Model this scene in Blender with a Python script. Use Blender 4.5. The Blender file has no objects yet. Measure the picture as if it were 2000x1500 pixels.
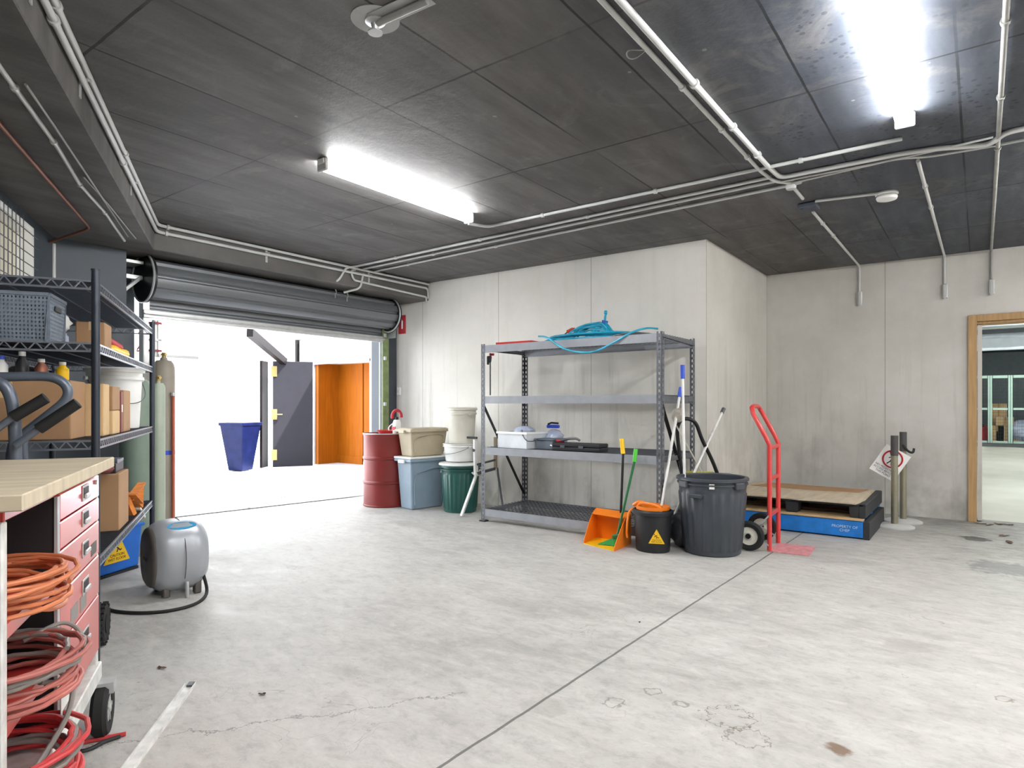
import bpy, bmesh, math, random
from mathutils import Vector, Matrix
random.seed(7)
SC = bpy.context.scene
COL = SC.collection
pi = math.pi

# ------------------------------------------------------------ camera, sky, sun, exposure
CAM_H, FPX, HOR, YAW = 1.22, 1235.0, 790.0, math.radians(36.5)
cam_d = bpy.data.cameras.new('camera')
cam = bpy.data.objects.new('camera', cam_d); COL.objects.link(cam)
cam.location = (0, 0, CAM_H); cam.rotation_euler = (pi/2, 0, YAW)
cam_d.sensor_width = 36; cam_d.lens = 36*FPX/2000
cam_d.shift_y = (HOR-750)/2000
cam_d.clip_start = 0.05; cam_d.clip_end = 200
SC.camera = cam

SC.view_settings.view_transform = 'Standard'
SC.view_settings.look = 'None'
SC.view_settings.gamma = 1
SC.view_settings.use_curve_mapping = False
SC.view_settings.exposure = 2.3
LAMP = 20.0
world = bpy.data.worlds.new('sky'); SC.world = world; world.use_nodes = True
bg = world.node_tree.nodes['Background']
bg.inputs[0].default_value = (0.86, 0.93, 1.0, 1); bg.inputs[1].default_value = 1.3
sun_d = bpy.data.lights.new('sun', 'SUN'); sun_d.energy = 6.5; sun_d.angle = 0.02
sun_d.color = (1, 0.985, 0.97)
sun = bpy.data.objects.new('sun', sun_d); COL.objects.link(sun)
sun.rotation_euler = Vector((0.62, 0.5, 1.1)).to_track_quat('Z', 'Y').to_euler()

# ------------------------------------------------------------ where things stand
FW = Vector((-math.sin(YAW), math.cos(YAW), 0)); RT = Vector((math.cos(YAW), math.sin(YAW), 0))
UP = Vector((0, 0, 1)); EYE = Vector((0, 0, CAM_H))
def ray(u, v): return FW + RT*((u-1000)/FPX) + UP*((HOR-v)/FPX)
def onZ(u, v, z=0.0):
    r = ray(u, v); return EYE + r*((z-CAM_H)/r.z)
def onX(u, v, x):
    r = ray(u, v); return EYE + r*(x/r.x)
def onY(u, v, y):
    r = ray(u, v); return EYE + r*(y/r.y)
def atD(u, v, d): return EYE + ray(u, v)*d
CA = YAW + math.radians(23.2)                       # the left wall runs at its own angle
CDIR = Vector((-math.sin(CA), math.cos(CA), 0)); NDIR = Vector((math.cos(CA), math.sin(CA), 0))
def cw(s, t, z=0.0): return CDIR*s + NDIR*t + UP*z
def onT(u, v, t):
    r = ray(u, v); return EYE + r*(t/r.dot(NDIR))

ZC, ZS = 2.814, 2.58
YB, YR, XD, XC = 6.02, 8.16, -6.42, -2.12
TW = -1.40

# ------------------------------------------------------------ materials
def lin(c):
    if isinstance(c, str):
        c = [int(c[i:i+2], 16)/255 for i in (0, 2, 4)]
        c = [x/12.92 if x <= 0.04045 else ((x+0.055)/1.055)**2.4 for x in c]
    return tuple(c)
def newmat(name):
    m = bpy.data.materials.new(name); m.use_nodes = True
    nt = m.node_tree; return m, nt, nt.nodes, nt.links, nt.nodes['Principled BSDF']
def mat(name, col, rough=0.5, metal=0.0, var=0.08, scale=8.0, bump=0.0, coat=0.0, bscale=None, stretch=None):
    m, nt, N, L, b = newmat(name)
    c = lin(col)
    b.inputs['Roughness'].default_value = rough; b.inputs['Metallic'].default_value = metal
    if coat: b.inputs['Coat Weight'].default_value = coat; b.inputs['Coat Roughness'].default_value = 0.12
    tc = N.new('ShaderNodeTexCoord'); mp = N.new('ShaderNodeMapping')
    L.new(tc.outputs['Object'], mp.inputs[0])
    if stretch: mp.inputs['Scale'].default_value = stretch
    no = N.new('ShaderNodeTexNoise'); no.inputs['Scale'].default_value = scale; no.inputs['Detail'].default_value = 5
    L.new(mp.outputs[0], no.inputs['Vector'])
    rp = N.new('ShaderNodeValToRGB'); L.new(no.outputs[0], rp.inputs[0])
    rp.color_ramp.elements[0].position = 0.3; rp.color_ramp.elements[1].position = 0.7
    rp.color_ramp.elements[0].color = tuple(max(0, x*(1-var)) for x in c)+(1,)
    rp.color_ramp.elements[1].color = tuple(min(1, x*(1+var)) for x in c)+(1,)
    L.new(rp.outputs[0], b.inputs['Base Color'])
    if bump:
        n2 = N.new('ShaderNodeTexNoise'); n2.inputs['Scale'].default_value = bscale or scale*4
        L.new(mp.outputs[0], n2.inputs['Vector'])
        bm = N.new('ShaderNodeBump'); bm.inputs['Strength'].default_value = bump; bm.inputs['Distance'].default_value = 0.01
        L.new(n2.outputs[0], bm.inputs['Height']); L.new(bm.outputs[0], b.inputs['Normal'])
    return m
def emit(name, col, st):
    m = bpy.data.materials.new(name); m.use_nodes = True; N = m.node_tree.nodes
    b = N['Principled BSDF']; b.inputs['Base Color'].default_value = (.9, .9, .9, 1)
    b.inputs['Emission Color'].default_value = tuple(col)+(1,); b.inputs['Emission Strength'].default_value = st
    return m

class NG:
    """tiny node-graph writer"""
    def __init__(s, nt): s.nt = nt; s.N = nt.nodes; s.L = nt.links
    def put(s, inp, v):
        if hasattr(v, 'links') or isinstance(v, bpy.types.NodeSocket): s.L.new(v, inp)
        elif isinstance(v, tuple) and len(v) == 3 and inp.type == 'RGBA': inp.default_value = v+(1,)
        else: inp.default_value = v
    def math(s, op, a, b=0.0, c=0.0, clamp=False):
        n = s.N.new('ShaderNodeMath'); n.operation = op; n.use_clamp = clamp
        s.put(n.inputs[0], a); s.put(n.inputs[1], b); s.put(n.inputs[2], c); return n.outputs[0]
    def noise(s, vec, scale, detail=4, rough=0.5, dist=0):
        n = s.N.new('ShaderNodeTexNoise'); s.put(n.inputs['Vector'], vec)
        n.inputs['Scale'].default_value = scale; n.inputs['Detail'].default_value = detail
        n.inputs['Roughness'].default_value = rough; n.inputs['Distortion'].default_value = dist
        return n.outputs[0]
    def mapping(s, vec, scale=(1, 1, 1), loc=(0, 0, 0), rot=(0, 0, 0)):
        n = s.N.new('ShaderNodeMapping'); s.put(n.inputs[0], vec)
        n.inputs['Scale'].default_value = scale; n.inputs['Location'].default_value = loc; n.inputs['Rotation'].default_value = rot
        return n.outputs[0]
    def rng(s, v, a, b, c=0.0, d=1.0):
        n = s.N.new('ShaderNodeMapRange'); s.put(n.inputs[0], v)
        for i, x in enumerate((a, b, c, d)): n.inputs[i+1].default_value = x
        return n.outputs[0]
    def mix(s, f, a, b, mode='MIX'):
        n = s.N.new('ShaderNodeMix'); n.data_type = 'RGBA'; n.blend_type = mode
        s.put(n.inputs[0], f); s.put(n.inputs[6], a); s.put(n.inputs[7], b); return n.outputs[2]
    def xyz(s, vec):
        n = s.N.new('ShaderNodeSeparateXYZ'); s.put(n.inputs[0], vec); return n.outputs
    def obj(s):
        return s.N.new('ShaderNodeTexCoord').outputs['Object']
    def bump(s, h, strength, b, dist=0.01):
        n = s.N.new('ShaderNodeBump'); n.inputs['Strength'].default_value = strength; n.inputs['Distance'].default_value = dist
        s.L.new(h, n.inputs['Height']); s.L.new(n.outputs[0], b.inputs['Normal'])
def line_mask(g, coord, period, offset, halfw):
    """1 on lines coord = offset + k*period"""
    v = g.math('SUBTRACT', coord, offset - period*1000 - period/2)
    v = g.math('MODULO', v, period)
    v = g.math('ABSOLUTE', g.math('SUBTRACT', v, period/2))
    return g.math('LESS_THAN', v, halfw)

def floor_material():
    m, nt, N, L, b = newmat('worn_concrete_floor'); g = NG(nt); o = g.obj(); x, y, z = g.xyz(o)
    big = g.noise(o, 0.55, 5, 0.6); mid = g.noise(g.mapping(o, rot=(0, 0, .6), scale=(1, 2.2, 1)), 2.2, 8, 0.65, 0.6); fine = g.noise(o, 22, 6, 0.7)
    c = g.mix(g.rng(mid, .36, .62), lin('a19e99'), lin('bbb8b3'))
    c = g.mix(g.rng(big, .40, .62, 0, .55), c, lin('c6c3be'))
    c = g.mix(g.rng(fine, .52, .74, 0, .28), c, lin('6e6c69'))
    spk = g.noise(g.mapping(o, scale=(1, 1.8, 1), rot=(0, 0, .5)), 7.5, 9, .78, .4)
    c = g.mix(g.rng(spk, .50, .66, 0, .38), c, lin('7f7c77'))
    c = g.mix(g.rng(spk, .46, .34, 0, .45), c, lin('d0cdc8'))
    # scuffs and traffic film, with weaker light towards the right-hand door painted in
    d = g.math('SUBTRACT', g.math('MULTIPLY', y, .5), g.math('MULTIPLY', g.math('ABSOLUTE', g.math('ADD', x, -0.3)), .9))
    scuff_dimming = g.rng(g.math('ADD', d, g.math('MULTIPLY', mid, 2.0)), 2.9, 4.5, 0, .72)
    c = g.mix(scuff_dimming, c, g.mix(g.rng(spk, .4, .6), lin('84837e'), lin('5a5b5a')))
    # pale scrape rings
    rn = g.noise(o, 3.2, 3, .5, 1.2)
    ring = g.math('LESS_THAN', g.math('ABSOLUTE', g.math('SUBTRACT', rn, .56)), .0022)
    ring = g.math('MULTIPLY', ring, g.rng(g.noise(o, 1.1, 3), .52, .60, 0, .5))
    c = g.mix(ring, c, lin('77726a'))
    # rust and oil marks
    for (u, v, r, col, am) in ((1640, 1463, .045, '6a4c2c', .8), (1905, 1052, .13, '262626', .9), (512, 1357, .015, '40382f', .8), (1960, 1110, .25, '5e5f60', .6),
                               (1770, 1262, .12, '98948c', .45), (1060, 1380, .10, '98958f', .4)):
        p = onZ(u, v)
        dx = g.math('SUBTRACT', x, p.x); dy = g.math('SUBTRACT', y, p.y)
        dd = g.math('SQRT', g.math('ADD', g.math('MULTIPLY', dx, dx), g.math('MULTIPLY', dy, dy)))
        dd = g.math('ADD', dd, g.math('MULTIPLY', g.math('SUBTRACT', g.noise(o, 14, 3), .5), r*1.6))
        c = g.mix(g.rng(dd, r*.7, r, am, 0), c, lin(col))
    for (u, v, r, col, am) in ((1425, 1400, .085, '5f5640', .75), (1200, 1372, .04, '6a665e', .6), (1275, 1350, .03, '6a665e', .6), (1330, 1375, .025, '6a665e', .6), (1460, 1440, .07, '5f5640', .6), (1960, 1365, .03, '6b5a40', .6)):
        p = onZ(u, v)
        dx = g.math('SUBTRACT', x, p.x); dy = g.math('SUBTRACT', y, p.y)
        dd = g.math('SQRT', g.math('ADD', g.math('MULTIPLY', dx, dx), g.math('MULTIPLY', dy, dy)))
        dd = g.math('ADD', dd, g.math('MULTIPLY', g.math('SUBTRACT', g.noise(o, 26, 4), .5), r*2.2))
        ed = g.math('ABSOLUTE', g.math('SUBTRACT', dd, r))
        c = g.mix(g.rng(ed, .002, .0065, am, 0), c, lin(col))
    # saw-cut joint and a crack
    jx = g.math('ADD', x, g.math('MULTIPLY', g.noise(o, 6, 2), .012))
    j = g.math('LESS_THAN', g.math('ABSOLUTE', g.math('ADD', g.math('SUBTRACT', jx, g.math('MULTIPLY', y, .022)), 1.49)), .0065)
    c = g.mix(g.math('MULTIPLY', j, .75), c, lin('3d3c3a'))
    ck = g.math('ADD', g.math('ADD', x, g.math('MULTIPLY', y, -.75)), g.math('MULTIPLY', g.noise(o, 2.6, 7, .7), .5))
    ck = g.math('LESS_THAN', g.math('ABSOLUTE', g.math('ADD', ck, 3.0)), .004)
    ck = g.math('MULTIPLY', ck, g.math('LESS_THAN', x, -1.75))
    c = g.mix(g.math('MULTIPLY', ck, .6), c, lin('55524e'))
    L.new(c, b.inputs['Base Color'])
    L.new(g.rng(mid, .3, .7, .42, .7), b.inputs['Roughness'])
    b.inputs['Specular IOR Level'].default_value = .35
    g.bump(g.noise(o, 40, 5, .7), .12, b)
    return m

def ceiling_material(panels=True):
    m, nt, N, L, b = newmat('dark_painted_ceiling_board'); g = NG(nt); o = g.obj(); x, y, z = g.xyz(o)
    mid = g.noise(g.mapping(o, scale=(3, .6, 1)), 1.8, 7, .65)
    c = g.mix(g.rng(mid, .35, .66), lin('504e4c'), lin('6a6765'))
    # bluer tone on the right-hand bays
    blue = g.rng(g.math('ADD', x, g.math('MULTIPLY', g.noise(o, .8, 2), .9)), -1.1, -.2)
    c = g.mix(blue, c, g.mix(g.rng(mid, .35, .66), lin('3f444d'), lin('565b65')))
    if panels:
        fx = g.math('FLOOR', g.math('DIVIDE', g.math('ADD', x, .08), .621)); fy = g.math('FLOOR', g.math('DIVIDE', g.math('ADD', y, -2.33), 1.17))
        cb = N.new('ShaderNodeCombineXYZ'); L.new(fx, cb.inputs[0]); L.new(fy, cb.inputs[1])
        wn = N.new('ShaderNodeTexWhiteNoise'); L.new(cb.outputs[0], wn.inputs['Vector'])
        c = g.mix(g.rng(wn.outputs['Value'], 0, 1, 0, .28), c, lin('3b3a3a'))
        c = g.mix(g.rng(g.noise(g.mapping(o, scale=(1, 1, 1)), 2.6, 6, .7, .8), .54, .72, 0, .5), c, lin('7d7975'))
    # blistered paint
    v = N.new('ShaderNodeTexVoronoi'); v.inputs['Scale'].default_value = 22; L.new(o, v.inputs['Vector'])
    sp = g.math('MULTIPLY', g.math('LESS_THAN', v.outputs['Distance'], .26), g.math('MULTIPLY', blue, g.rng(g.noise(o, 1.1, 2), .50, .60, 0, .6)))
    c = g.mix(sp, c, lin('25282e'))
    v2 = N.new('ShaderNodeTexVoronoi'); v2.inputs['Scale'].default_value = 3.3; L.new(o, v2.inputs['Vector'])
    fl = g.math('LESS_THAN', g.math('ADD', v2.outputs['Distance'], g.math('MULTIPLY', g.noise(o, 30, 3), .06)), .062)
    c = g.mix(g.math('MULTIPLY', fl, .5), c, lin('9a958d'))
    if panels:
        wx = g.math('ADD', x, g.math('MULTIPLY', g.noise(o, 5, 2), .008)); wy = g.math('ADD', y, g.math('MULTIPLY', g.noise(o, 5, 2), .01))
        a = g.math('MULTIPLY', line_mask(g, wx, .621, -.08, .006), g.rng(g.noise(o, .9, 1), .38, .55, .1, 1))
        bb = g.math('MULTIPLY', line_mask(g, wy, 1.17, 2.33, .007), g.rng(g.noise(o, .7, 1), .38, .55, .1, 1))
        j = g.math('MAXIMUM', a, bb)
        c = g.mix(g.math('MULTIPLY', j, .85), c, lin('17171a'))
    L.new(c, b.inputs['Base Color']); b.inputs['Roughness'].default_value = .62
    b.inputs['Specular IOR Level'].default_value = .3
    g.bump(g.noise(o, 18, 5, .7), .25, b)
    return m

def concrete_wall(name, c0, c1, joint=True, streak=.26):
    m, nt, N, L, b = newmat(name); g = NG(nt); o = g.obj(); x, y, z = g.xyz(o)
    n = g.noise(o, 1.1, 7, .65); c = g.mix(g.rng(n, .35, .65), lin(c0), lin(c1))
    st = g.noise(g.mapping(o, scale=(5, 5, .35)), 2.2, 5, .6)
    c = g.mix(g.math('MULTIPLY', g.rng(st, .52, .70, 0, streak), g.rng(z, 1.5, 2.0, 1, .22)), c, lin('8d8a80'))
    low = g.math('MULTIPLY', g.rng(z, .0, 1.3, 1, 0), g.rng(g.noise(g.mapping(o, scale=(1, 1, .8)), 2.6, 6, .6), .48, .66, 0, .55))
    c = g.mix(low, c, lin('807e77'))
    if joint:
        c = g.mix(g.math('MULTIPLY', line_mask(g, x, 1.268, XC, .004), .55), c, lin('6b6963'))
    L.new(c, b.inputs['Base Color']); b.inputs['Roughness'].default_value = .75
    g.bump(g.noise(o, 9, 6, .7), .18, b)
    return m

M = {}
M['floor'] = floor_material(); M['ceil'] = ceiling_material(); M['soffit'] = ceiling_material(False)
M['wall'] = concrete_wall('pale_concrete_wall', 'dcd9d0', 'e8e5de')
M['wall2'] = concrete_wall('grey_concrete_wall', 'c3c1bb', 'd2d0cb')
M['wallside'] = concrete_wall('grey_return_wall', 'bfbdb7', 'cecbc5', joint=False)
M['darkwall'] = mat('dark_blue_grey_wall_paint', '3f464e', .55, var=.15, scale=2, bump=.1)
M['outwall'] = mat('white_render_outside', 'dededc', .8, var=.02, scale=1)
M['outfloor'] = mat('pale_outdoor_concrete', 'b9b8bb', .75, var=.08, scale=1.2)
M['galv'] = mat('galvanised_steel', 'c4c6c6', .38, .55, var=.07, scale=14)
M['conduit'] = mat('grey_pvc_conduit', 'c0c1bf', .4, 0, var=.05)
M['conduit_dim'] = mat('dusty_conduit', '8f8f8b', .5, 0, var=.15)
M['copper'] = mat('copper_pipe', '96604c', .45, .5, var=.2)
M['roller'] = mat('roller_door_steel', '73767a', .42, .45, var=.08, scale=3, stretch=(1, .3, 1))
M['post'] = mat('hammered_grey_shelf_steel', '6d7076', .45, .35, var=.25, scale=60)
M['beam'] = mat('silver_grey_shelf_beam', '9a9da3', .4, .2, var=.08, scale=10)
M['wire'] = mat('grey_wire', '606267', .45, .4)
M['darkwire'] = mat('dark_wire_shelf', '3c414b', .4, .5, var=.1)
M['brightwire'] = mat('bright_wire', '8f949c', .35, .6)
M['black'] = mat('black_plastic', '202125', .5, var=.12)
M['rubber'] = mat('black_rubber', '1b1b1c', .75, var=.15, scale=20)
M['blackmetal'] = mat('black_steel', '1d1e21', .4, .3)
M['bin'] = mat('charcoal_bin_plastic', '3d4249', .42, var=.12, scale=6)
M['red'] = mat('red_powder_coat', 'd23c3a', .35, var=.06, coat=.3)
M['redpaint'] = mat('red_drawer_enamel', 'c9433c', .28, var=.10, scale=6, coat=.6)
M['faded'] = mat('faded_red_plate', 'd28c90', .6, var=.2, scale=20)
M['drum'] = mat('dark_red_drum_paint', '772420', .38, .1, var=.12, scale=5)
M['orange'] = mat('orange_plastic', 'f08018', .38, var=.05)
M['yellow'] = mat('yellow_plastic', 'f2c218', .4, var=.04)
M['green'] = mat('dark_green_plastic', '1f6a3c', .4)
M['lime'] = mat('lime_green_plastic', '4fc23c', .4)
M['binGreen'] = mat('bottle_green_plastic', '21554e', .38, var=.1)
M['white'] = mat('white_plastic', 'e9e9e6', .4, var=.03)
M['offwhite'] = mat('stained_white_pail', 'd9d5c8', .5, var=.10, scale=5)
M['beige'] = mat('beige_tote_plastic', 'b0a48c', .55, var=.06)
M['blueGrey'] = mat('slate_blue_tote_plastic', '8496a5', .45, var=.05)
M['blue'] = mat('bright_blue_plastic', '1668c8', .4, var=.06)
M['bluePaint'] = mat('blue_pallet_paint', '1a78cc', .55, var=.15, scale=12)
M['blueGrip'] = mat('blue_grip', '2c4fc4', .4)
M['tealhose'] = mat('cyan_hose', '27a3c4', .35, var=.25, scale=10)
M['card'] = mat('brown_cardboard', 'a98461', .8, var=.07, scale=5)
M['card2'] = mat('pale_cardboard', 'd1b184', .8, var=.07, scale=5)
M['tape'] = mat('parcel_tape', 'b58a50', .35)
M['ply'] = mat('worn_plywood', 'cbbda3', .7, var=.16, scale=3, stretch=(1, 6, 1))
M['plyR'] = mat('weathered_pallet_sheet', 'bfb19a', .75, var=.18, scale=3, stretch=(5, 1, 1))
M['timber'] = mat('raw_timber', 'b39164', .65, var=.16, scale=5, stretch=(8, 8, .6))
M['palwood'] = mat('pallet_wood', 'c2a47a', .75, var=.18, scale=6)
M['palblack'] = mat('black_pallet_plastic', '2b2e31', .6, var=.2, scale=14)
M['alu'] = mat('scuffed_aluminium', 'dcdcd8', .5, .15, var=.2, scale=18)
M['greytube'] = mat('grey_enamel_tube', '656d7a', .35, .3, var=.06)
M['silver'] = mat('silver_plastic', 'a7abb1', .35, .25, var=.03)
M['taupe'] = mat('taupe_plastic', '5e5854', .5, var=.05)
M['cyan'] = mat('sky_blue_plastic', '3795c4', .3, var=.15, scale=25)
M['cordOrange'] = mat('orange_cord', 'c97850', .5, var=.12, scale=12)
M['cordPink'] = mat('faded_red_cord', 'aa6259', .5, var=.22, scale=9)
M['cordRed'] = mat('red_cord', 'c43a3c', .45, var=.15)
M['cordGrey'] = mat('grey_cord', '8b8681', .5)
M['basket'] = mat('grey_woven_plastic', '7b8592', .5, var=.12, scale=30)
M['gasGreen'] = mat('grey_green_cylinder_paint', '7e8e80', .5, var=.06)
M['paleGreen'] = mat('pale_green_pipe_paint', 'a9b3a1', .5, var=.05)
M['gasBeige'] = mat('taupe_cylinder_paint', '9a9184', .5, var=.08)
M['orangewood'] = mat('orange_varnished_timber', '9a540f', .45, var=.14, scale=3, stretch=(6, 6, .6))
M['greydoor'] = mat('charcoal_door_paint', '2d2c31', .5, var=.05)
M['darkedge'] = mat('dark_bronze_frame', '171213', .5)
M['brass'] = mat('brass', 'b59d62', .4, .6)
M['navy'] = mat('navy_glazed_planter', '0d1538', .35, var=.3, scale=7)
M['signRed'] = mat('sign_red', 'b3202c', .5, var=0)
M['signWhite'] = mat('sign_white', 'f2f2f2', .5, var=0)
M['ink'] = mat('black_print', '161616', .6, var=0)
M['stan'] = mat('brushed_stanchion_steel', '9a9683', .4, .55, var=.08)
M['stanblack'] = mat('stanchion_head_black', '4c4a4a', .5)
M['mint'] = mat('mint_green_frame', 'b4cfc2', .5, var=.04)
M['cage'] = mat('dark_wire_mesh', '3c4346', .5, .3)
M['carfloor'] = mat('car_park_floor', 'c4c3b8', .6, var=.10, scale=1.2)
M['whitebeam'] = mat('white_painted_concrete', 'cfd6dc', .7, var=.05)
M['windowglow'] = mat('frosted_louvre_pane', 'd6cfbd', .35, var=.08, scale=3)
M['leaf'] = mat('dry_leaf_brown', '5b4636', .8, var=.3, scale=30)
M['rag'] = mat('orange_strap', 'dd8438', .7, var=.2, scale=20)
M['rope'] = mat('beige_rag', 'b3aca0', .9, var=.15, scale=30)
M['clear'] = mat('clear_bag_plastic', 'b9c2da', .2, var=.12, scale=16)
M['redglass'] = mat('maroon_folder', '7e3a3c', .5)
M['darkglass'] = mat('dark_bag', '24262b', .45, var=.35, scale=12, bump=.5)
M['lamp'] = emit('fill_diffuser', (1.0, 0.985, 0.965), LAMP)
M['lampview'] = emit('lit_diffuser_softer', (0.97, 0.985, 1.0), 24.0)
M['lampfar'] = emit('lit_diffuser_car_park', (0.95, 1.0, 0.93), 16)
for k_ in ('darkedge', 'greydoor', 'navy', 'orangewood'):
    M[k_].node_tree.nodes['Principled BSDF'].inputs['Specular IOR Level'].default_value = .12
M['raw'] = mat('unpainted_patch', 'a9abaa', .8, var=.1, scale=9)

# ------------------------------------------------------------ mesh builder
class MB:
    def __init__(s): s.v = []; s.f = []; s.sm = []; s.M = Matrix.Identity(4)
    def add(s, vs, fs, smooth=False):
        k = len(s.v); s.v += [s.M @ Vector(p) for p in vs]
        s.f += [tuple(i+k for i in f) for f in fs]; s.sm += [smooth]*len(fs); return s
    def box(s, a, b, tx=0.0, ty=0.0):
        x0, y0, z0 = a; x1, y1, z1 = b
        vs = [(x0+tx, y0+ty, z0), (x1-tx, y0+ty, z0), (x1-tx, y1-ty, z0), (x0+tx, y1-ty, z0),
              (x0, y0, z1), (x1, y0, z1), (x1, y1, z1), (x0, y1, z1)]
        return s.add(vs, [(0, 3, 2, 1), (4, 5, 6, 7), (0, 1, 5, 4), (1, 2, 6, 5), (2, 3, 7, 6), (3, 0, 4, 7)])
    def cbox(s, c, d, R=None):
        old = s.M
        s.M = old @ Matrix.Translation(Vector(c)) @ (R.to_4x4() if R is not None else Matrix.Identity(4))
        s.box((-d[0]/2, -d[1]/2, -d[2]/2), (d[0]/2, d[1]/2, d[2]/2)); s.M = old; return s
    def bar(s, p, q, w, h=None):
        """rectangular bar between two points"""
        p = Vector(p); q = Vector(q); d = q-p; h = h or w
        R = d.to_track_quat('Z', 'Y').to_matrix(); old = s.M
        s.M = old @ Matrix.Translation((p+q)/2) @ R.to_4x4()
        s.box((-w/2, -h/2, -d.length/2), (w/2, h/2, d.length/2)); s.M = old; return s
    def cyl(s, p, q, r, r2=None, n=16, caps=True):
        p = Vector(p); q = Vector(q); r2 = r if r2 is None else r2
        R = (q-p).to_track_quat('Z', 'Y').to_matrix()
        vs = []
        for c, rr in ((p, r), (q, r2)):
            for i in range(n):
                a = 2*pi*i/n; vs.append(c + R @ Vector((rr*math.cos(a), rr*math.sin(a), 0)))
        s.add(vs, [(i, (i+1) % n, n+(i+1) % n, n+i) for i in range(n)], True)
        if caps:
            s.add(vs[:n], [tuple(range(n-1, -1, -1))]); s.add(vs[n:], [tuple(range(n))])
        return s
    def lathe(s, prof, n=32, c=(0, 0, 0), R=None, sx=1.0, sy=1.0, rib=None):
        c = Vector(c); vs = []
        for (r, z) in prof:
            for i in range(n):
                a = 2*pi*i/n; rr = r
                if rib: rr = r*(1 + rib[1]*(1 if (i*rib[0]//n) % 2 else 0)) if rib[2] <= z <= rib[3] else r
                p = Vector((rr*math.cos(a)*sx, rr*math.sin(a)*sy, z))
                vs.append(c + (R @ p if R is not None else p))
        fs = []
        for j in range(len(prof)-1):
            for i in range(n):
                fs.append((j*n+i, j*n+(i+1) % n, (j+1)*n+(i+1) % n, (j+1)*n+i))
        k = len(prof)
        if prof[0][0] > 1e-4 and prof[-1][0] > 1e-4:
            fs += [((k-1)*n+i, (k-1)*n+(i+1) % n, (i+1) % n, i) for i in range(n)] if k > 2 else []
            return s.add(vs, fs, True)
        s.add(vs, fs, True)
        if prof[0][0] > 1e-4: s.add(vs[:n], [tuple(range(n-1, -1, -1))])
        if prof[-1][0] > 1e-4: s.add(vs[(k-1)*n:], [tuple(range(n))])
        return s
    def tube(s, pts, r, n=8, closed=False, caps=True):
        pts = [Vector(p) for p in pts]; m = len(pts); vs = []
        up = None
        for i, p in enumerate(pts):
            if closed: t = pts[(i+1) % m]-pts[i-1]
            else: t = pts[min(i+1, m-1)]-pts[max(i-1, 0)]
            if t.length < 1e-9: t = Vector((0, 0, 1))
            t.normalize()
            if up is None:
                up = Vector((0, 0, 1)) if abs(t.z) < .9 else Vector((1, 0, 0))
            a = up - t*up.dot(t)
            if a.length < 1e-4: a = t.orthogonal()
            a.normalize(); b = t.cross(a); up = a
            for k in range(n):
                an = 2*pi*k/n; vs.append(p + a*(r*math.cos(an)) + b*(r*math.sin(an)))
        fs = []
        for j in range(m if closed else m-1):
            j2 = (j+1) % m
            for k in range(n): fs.append((j*n+k, j*n+(k+1) % n, j2*n+(k+1) % n, j2*n+k))
        s.add(vs, fs, True)
        if caps and not closed:
            s.add(vs[:n], [tuple(range(n-1, -1, -1))]); s.add(vs[-n:], [tuple(range(n))])
        return s
    def prism(s, poly, z0, z1):
        n = len(poly)
        vs = [(x, y, z0) for x, y in poly]+[(x, y, z1) for x, y in poly]
        return s.add(vs, [tuple(range(n-1, -1, -1)), tuple(range(n, 2*n))]+[(i, (i+1) % n, n+(i+1) % n, n+i) for i in range(n)])
    def build(s, name, m, parent=None, bevel=0.0, kind=None, label=None, seg=1):
        me = bpy.data.meshes.new(name); me.from_pydata([tuple(p) for p in s.v], [], s.f)
        me.validate(); bm = bmesh.new(); bm.from_mesh(me)
        bmesh.ops.remove_doubles(bm, verts=bm.verts, dist=1e-5)
        bmesh.ops.recalc_face_normals(bm, faces=bm.faces)
        bm.to_mesh(me); bm.free()
        if any(s.sm):
            me.shade_smooth()
            try: me.set_sharp_from_angle(angle=math.radians(38))
            except Exception: pass
        me.materials.append(m if not isinstance(m, str) else M[m])
        o = bpy.data.objects.new(name, me); COL.objects.link(o)
        if parent is not None: o.parent = parent
        if bevel:
            b = o.modifiers.new('soft_edges', 'BEVEL'); b.width = bevel; b.segments = seg; b.limit_method = 'ANGLE'; b.angle_limit = math.radians(40)
        if kind: o['kind'] = kind
        if label: o['label'] = label
        return o
def smooth(pts, k=6, closed=False):
    """Catmull-Rom through points"""
    P = [Vector(p) for p in pts]; n = len(P); out = []
    rng = range(n if closed else n-1)
    for i in rng:
        if closed: a, b, c, d = P[i-1], P[i], P[(i+1) % n], P[(i+2) % n]
        else: a, b, c, d = P[max(i-1, 0)], P[i], P[i+1], P[min(i+2, n-1)]
        for j in range(k):
            t = j/k
            out.append(.5*((2*b)+(c-a)*t+(2*a-5*b+4*c-d)*t*t+(3*b-a-3*c+d)*t**3))
    if not closed: out.append(P[-1])
    return out
def thing(name, label, cat, loc=(0, 0, 0), rz=0.0, group=None):
    o = bpy.data.objects.new(name, None); COL.objects.link(o); o.empty_display_size = .1
    o.location = loc; o.rotation_euler = (0, 0, rz); o['label'] = label; o['category'] = cat
    if group: o['group'] = group
    return o
def tag(o, label, cat, group=None, kind=None):
    o['label'] = label; o['category'] = cat
    if group: o['group'] = group
    if kind: o['kind'] = kind
    return o
def place(o, loc, rz=0.0): o.location = loc; o.rotation_euler = (0, 0, rz); return o
def struct(name, mb, m, bevel=0.0, parent=None):
    o = mb.build(name, m, parent, bevel)
    if parent is None: o['kind'] = 'structure'
    return o
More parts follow.
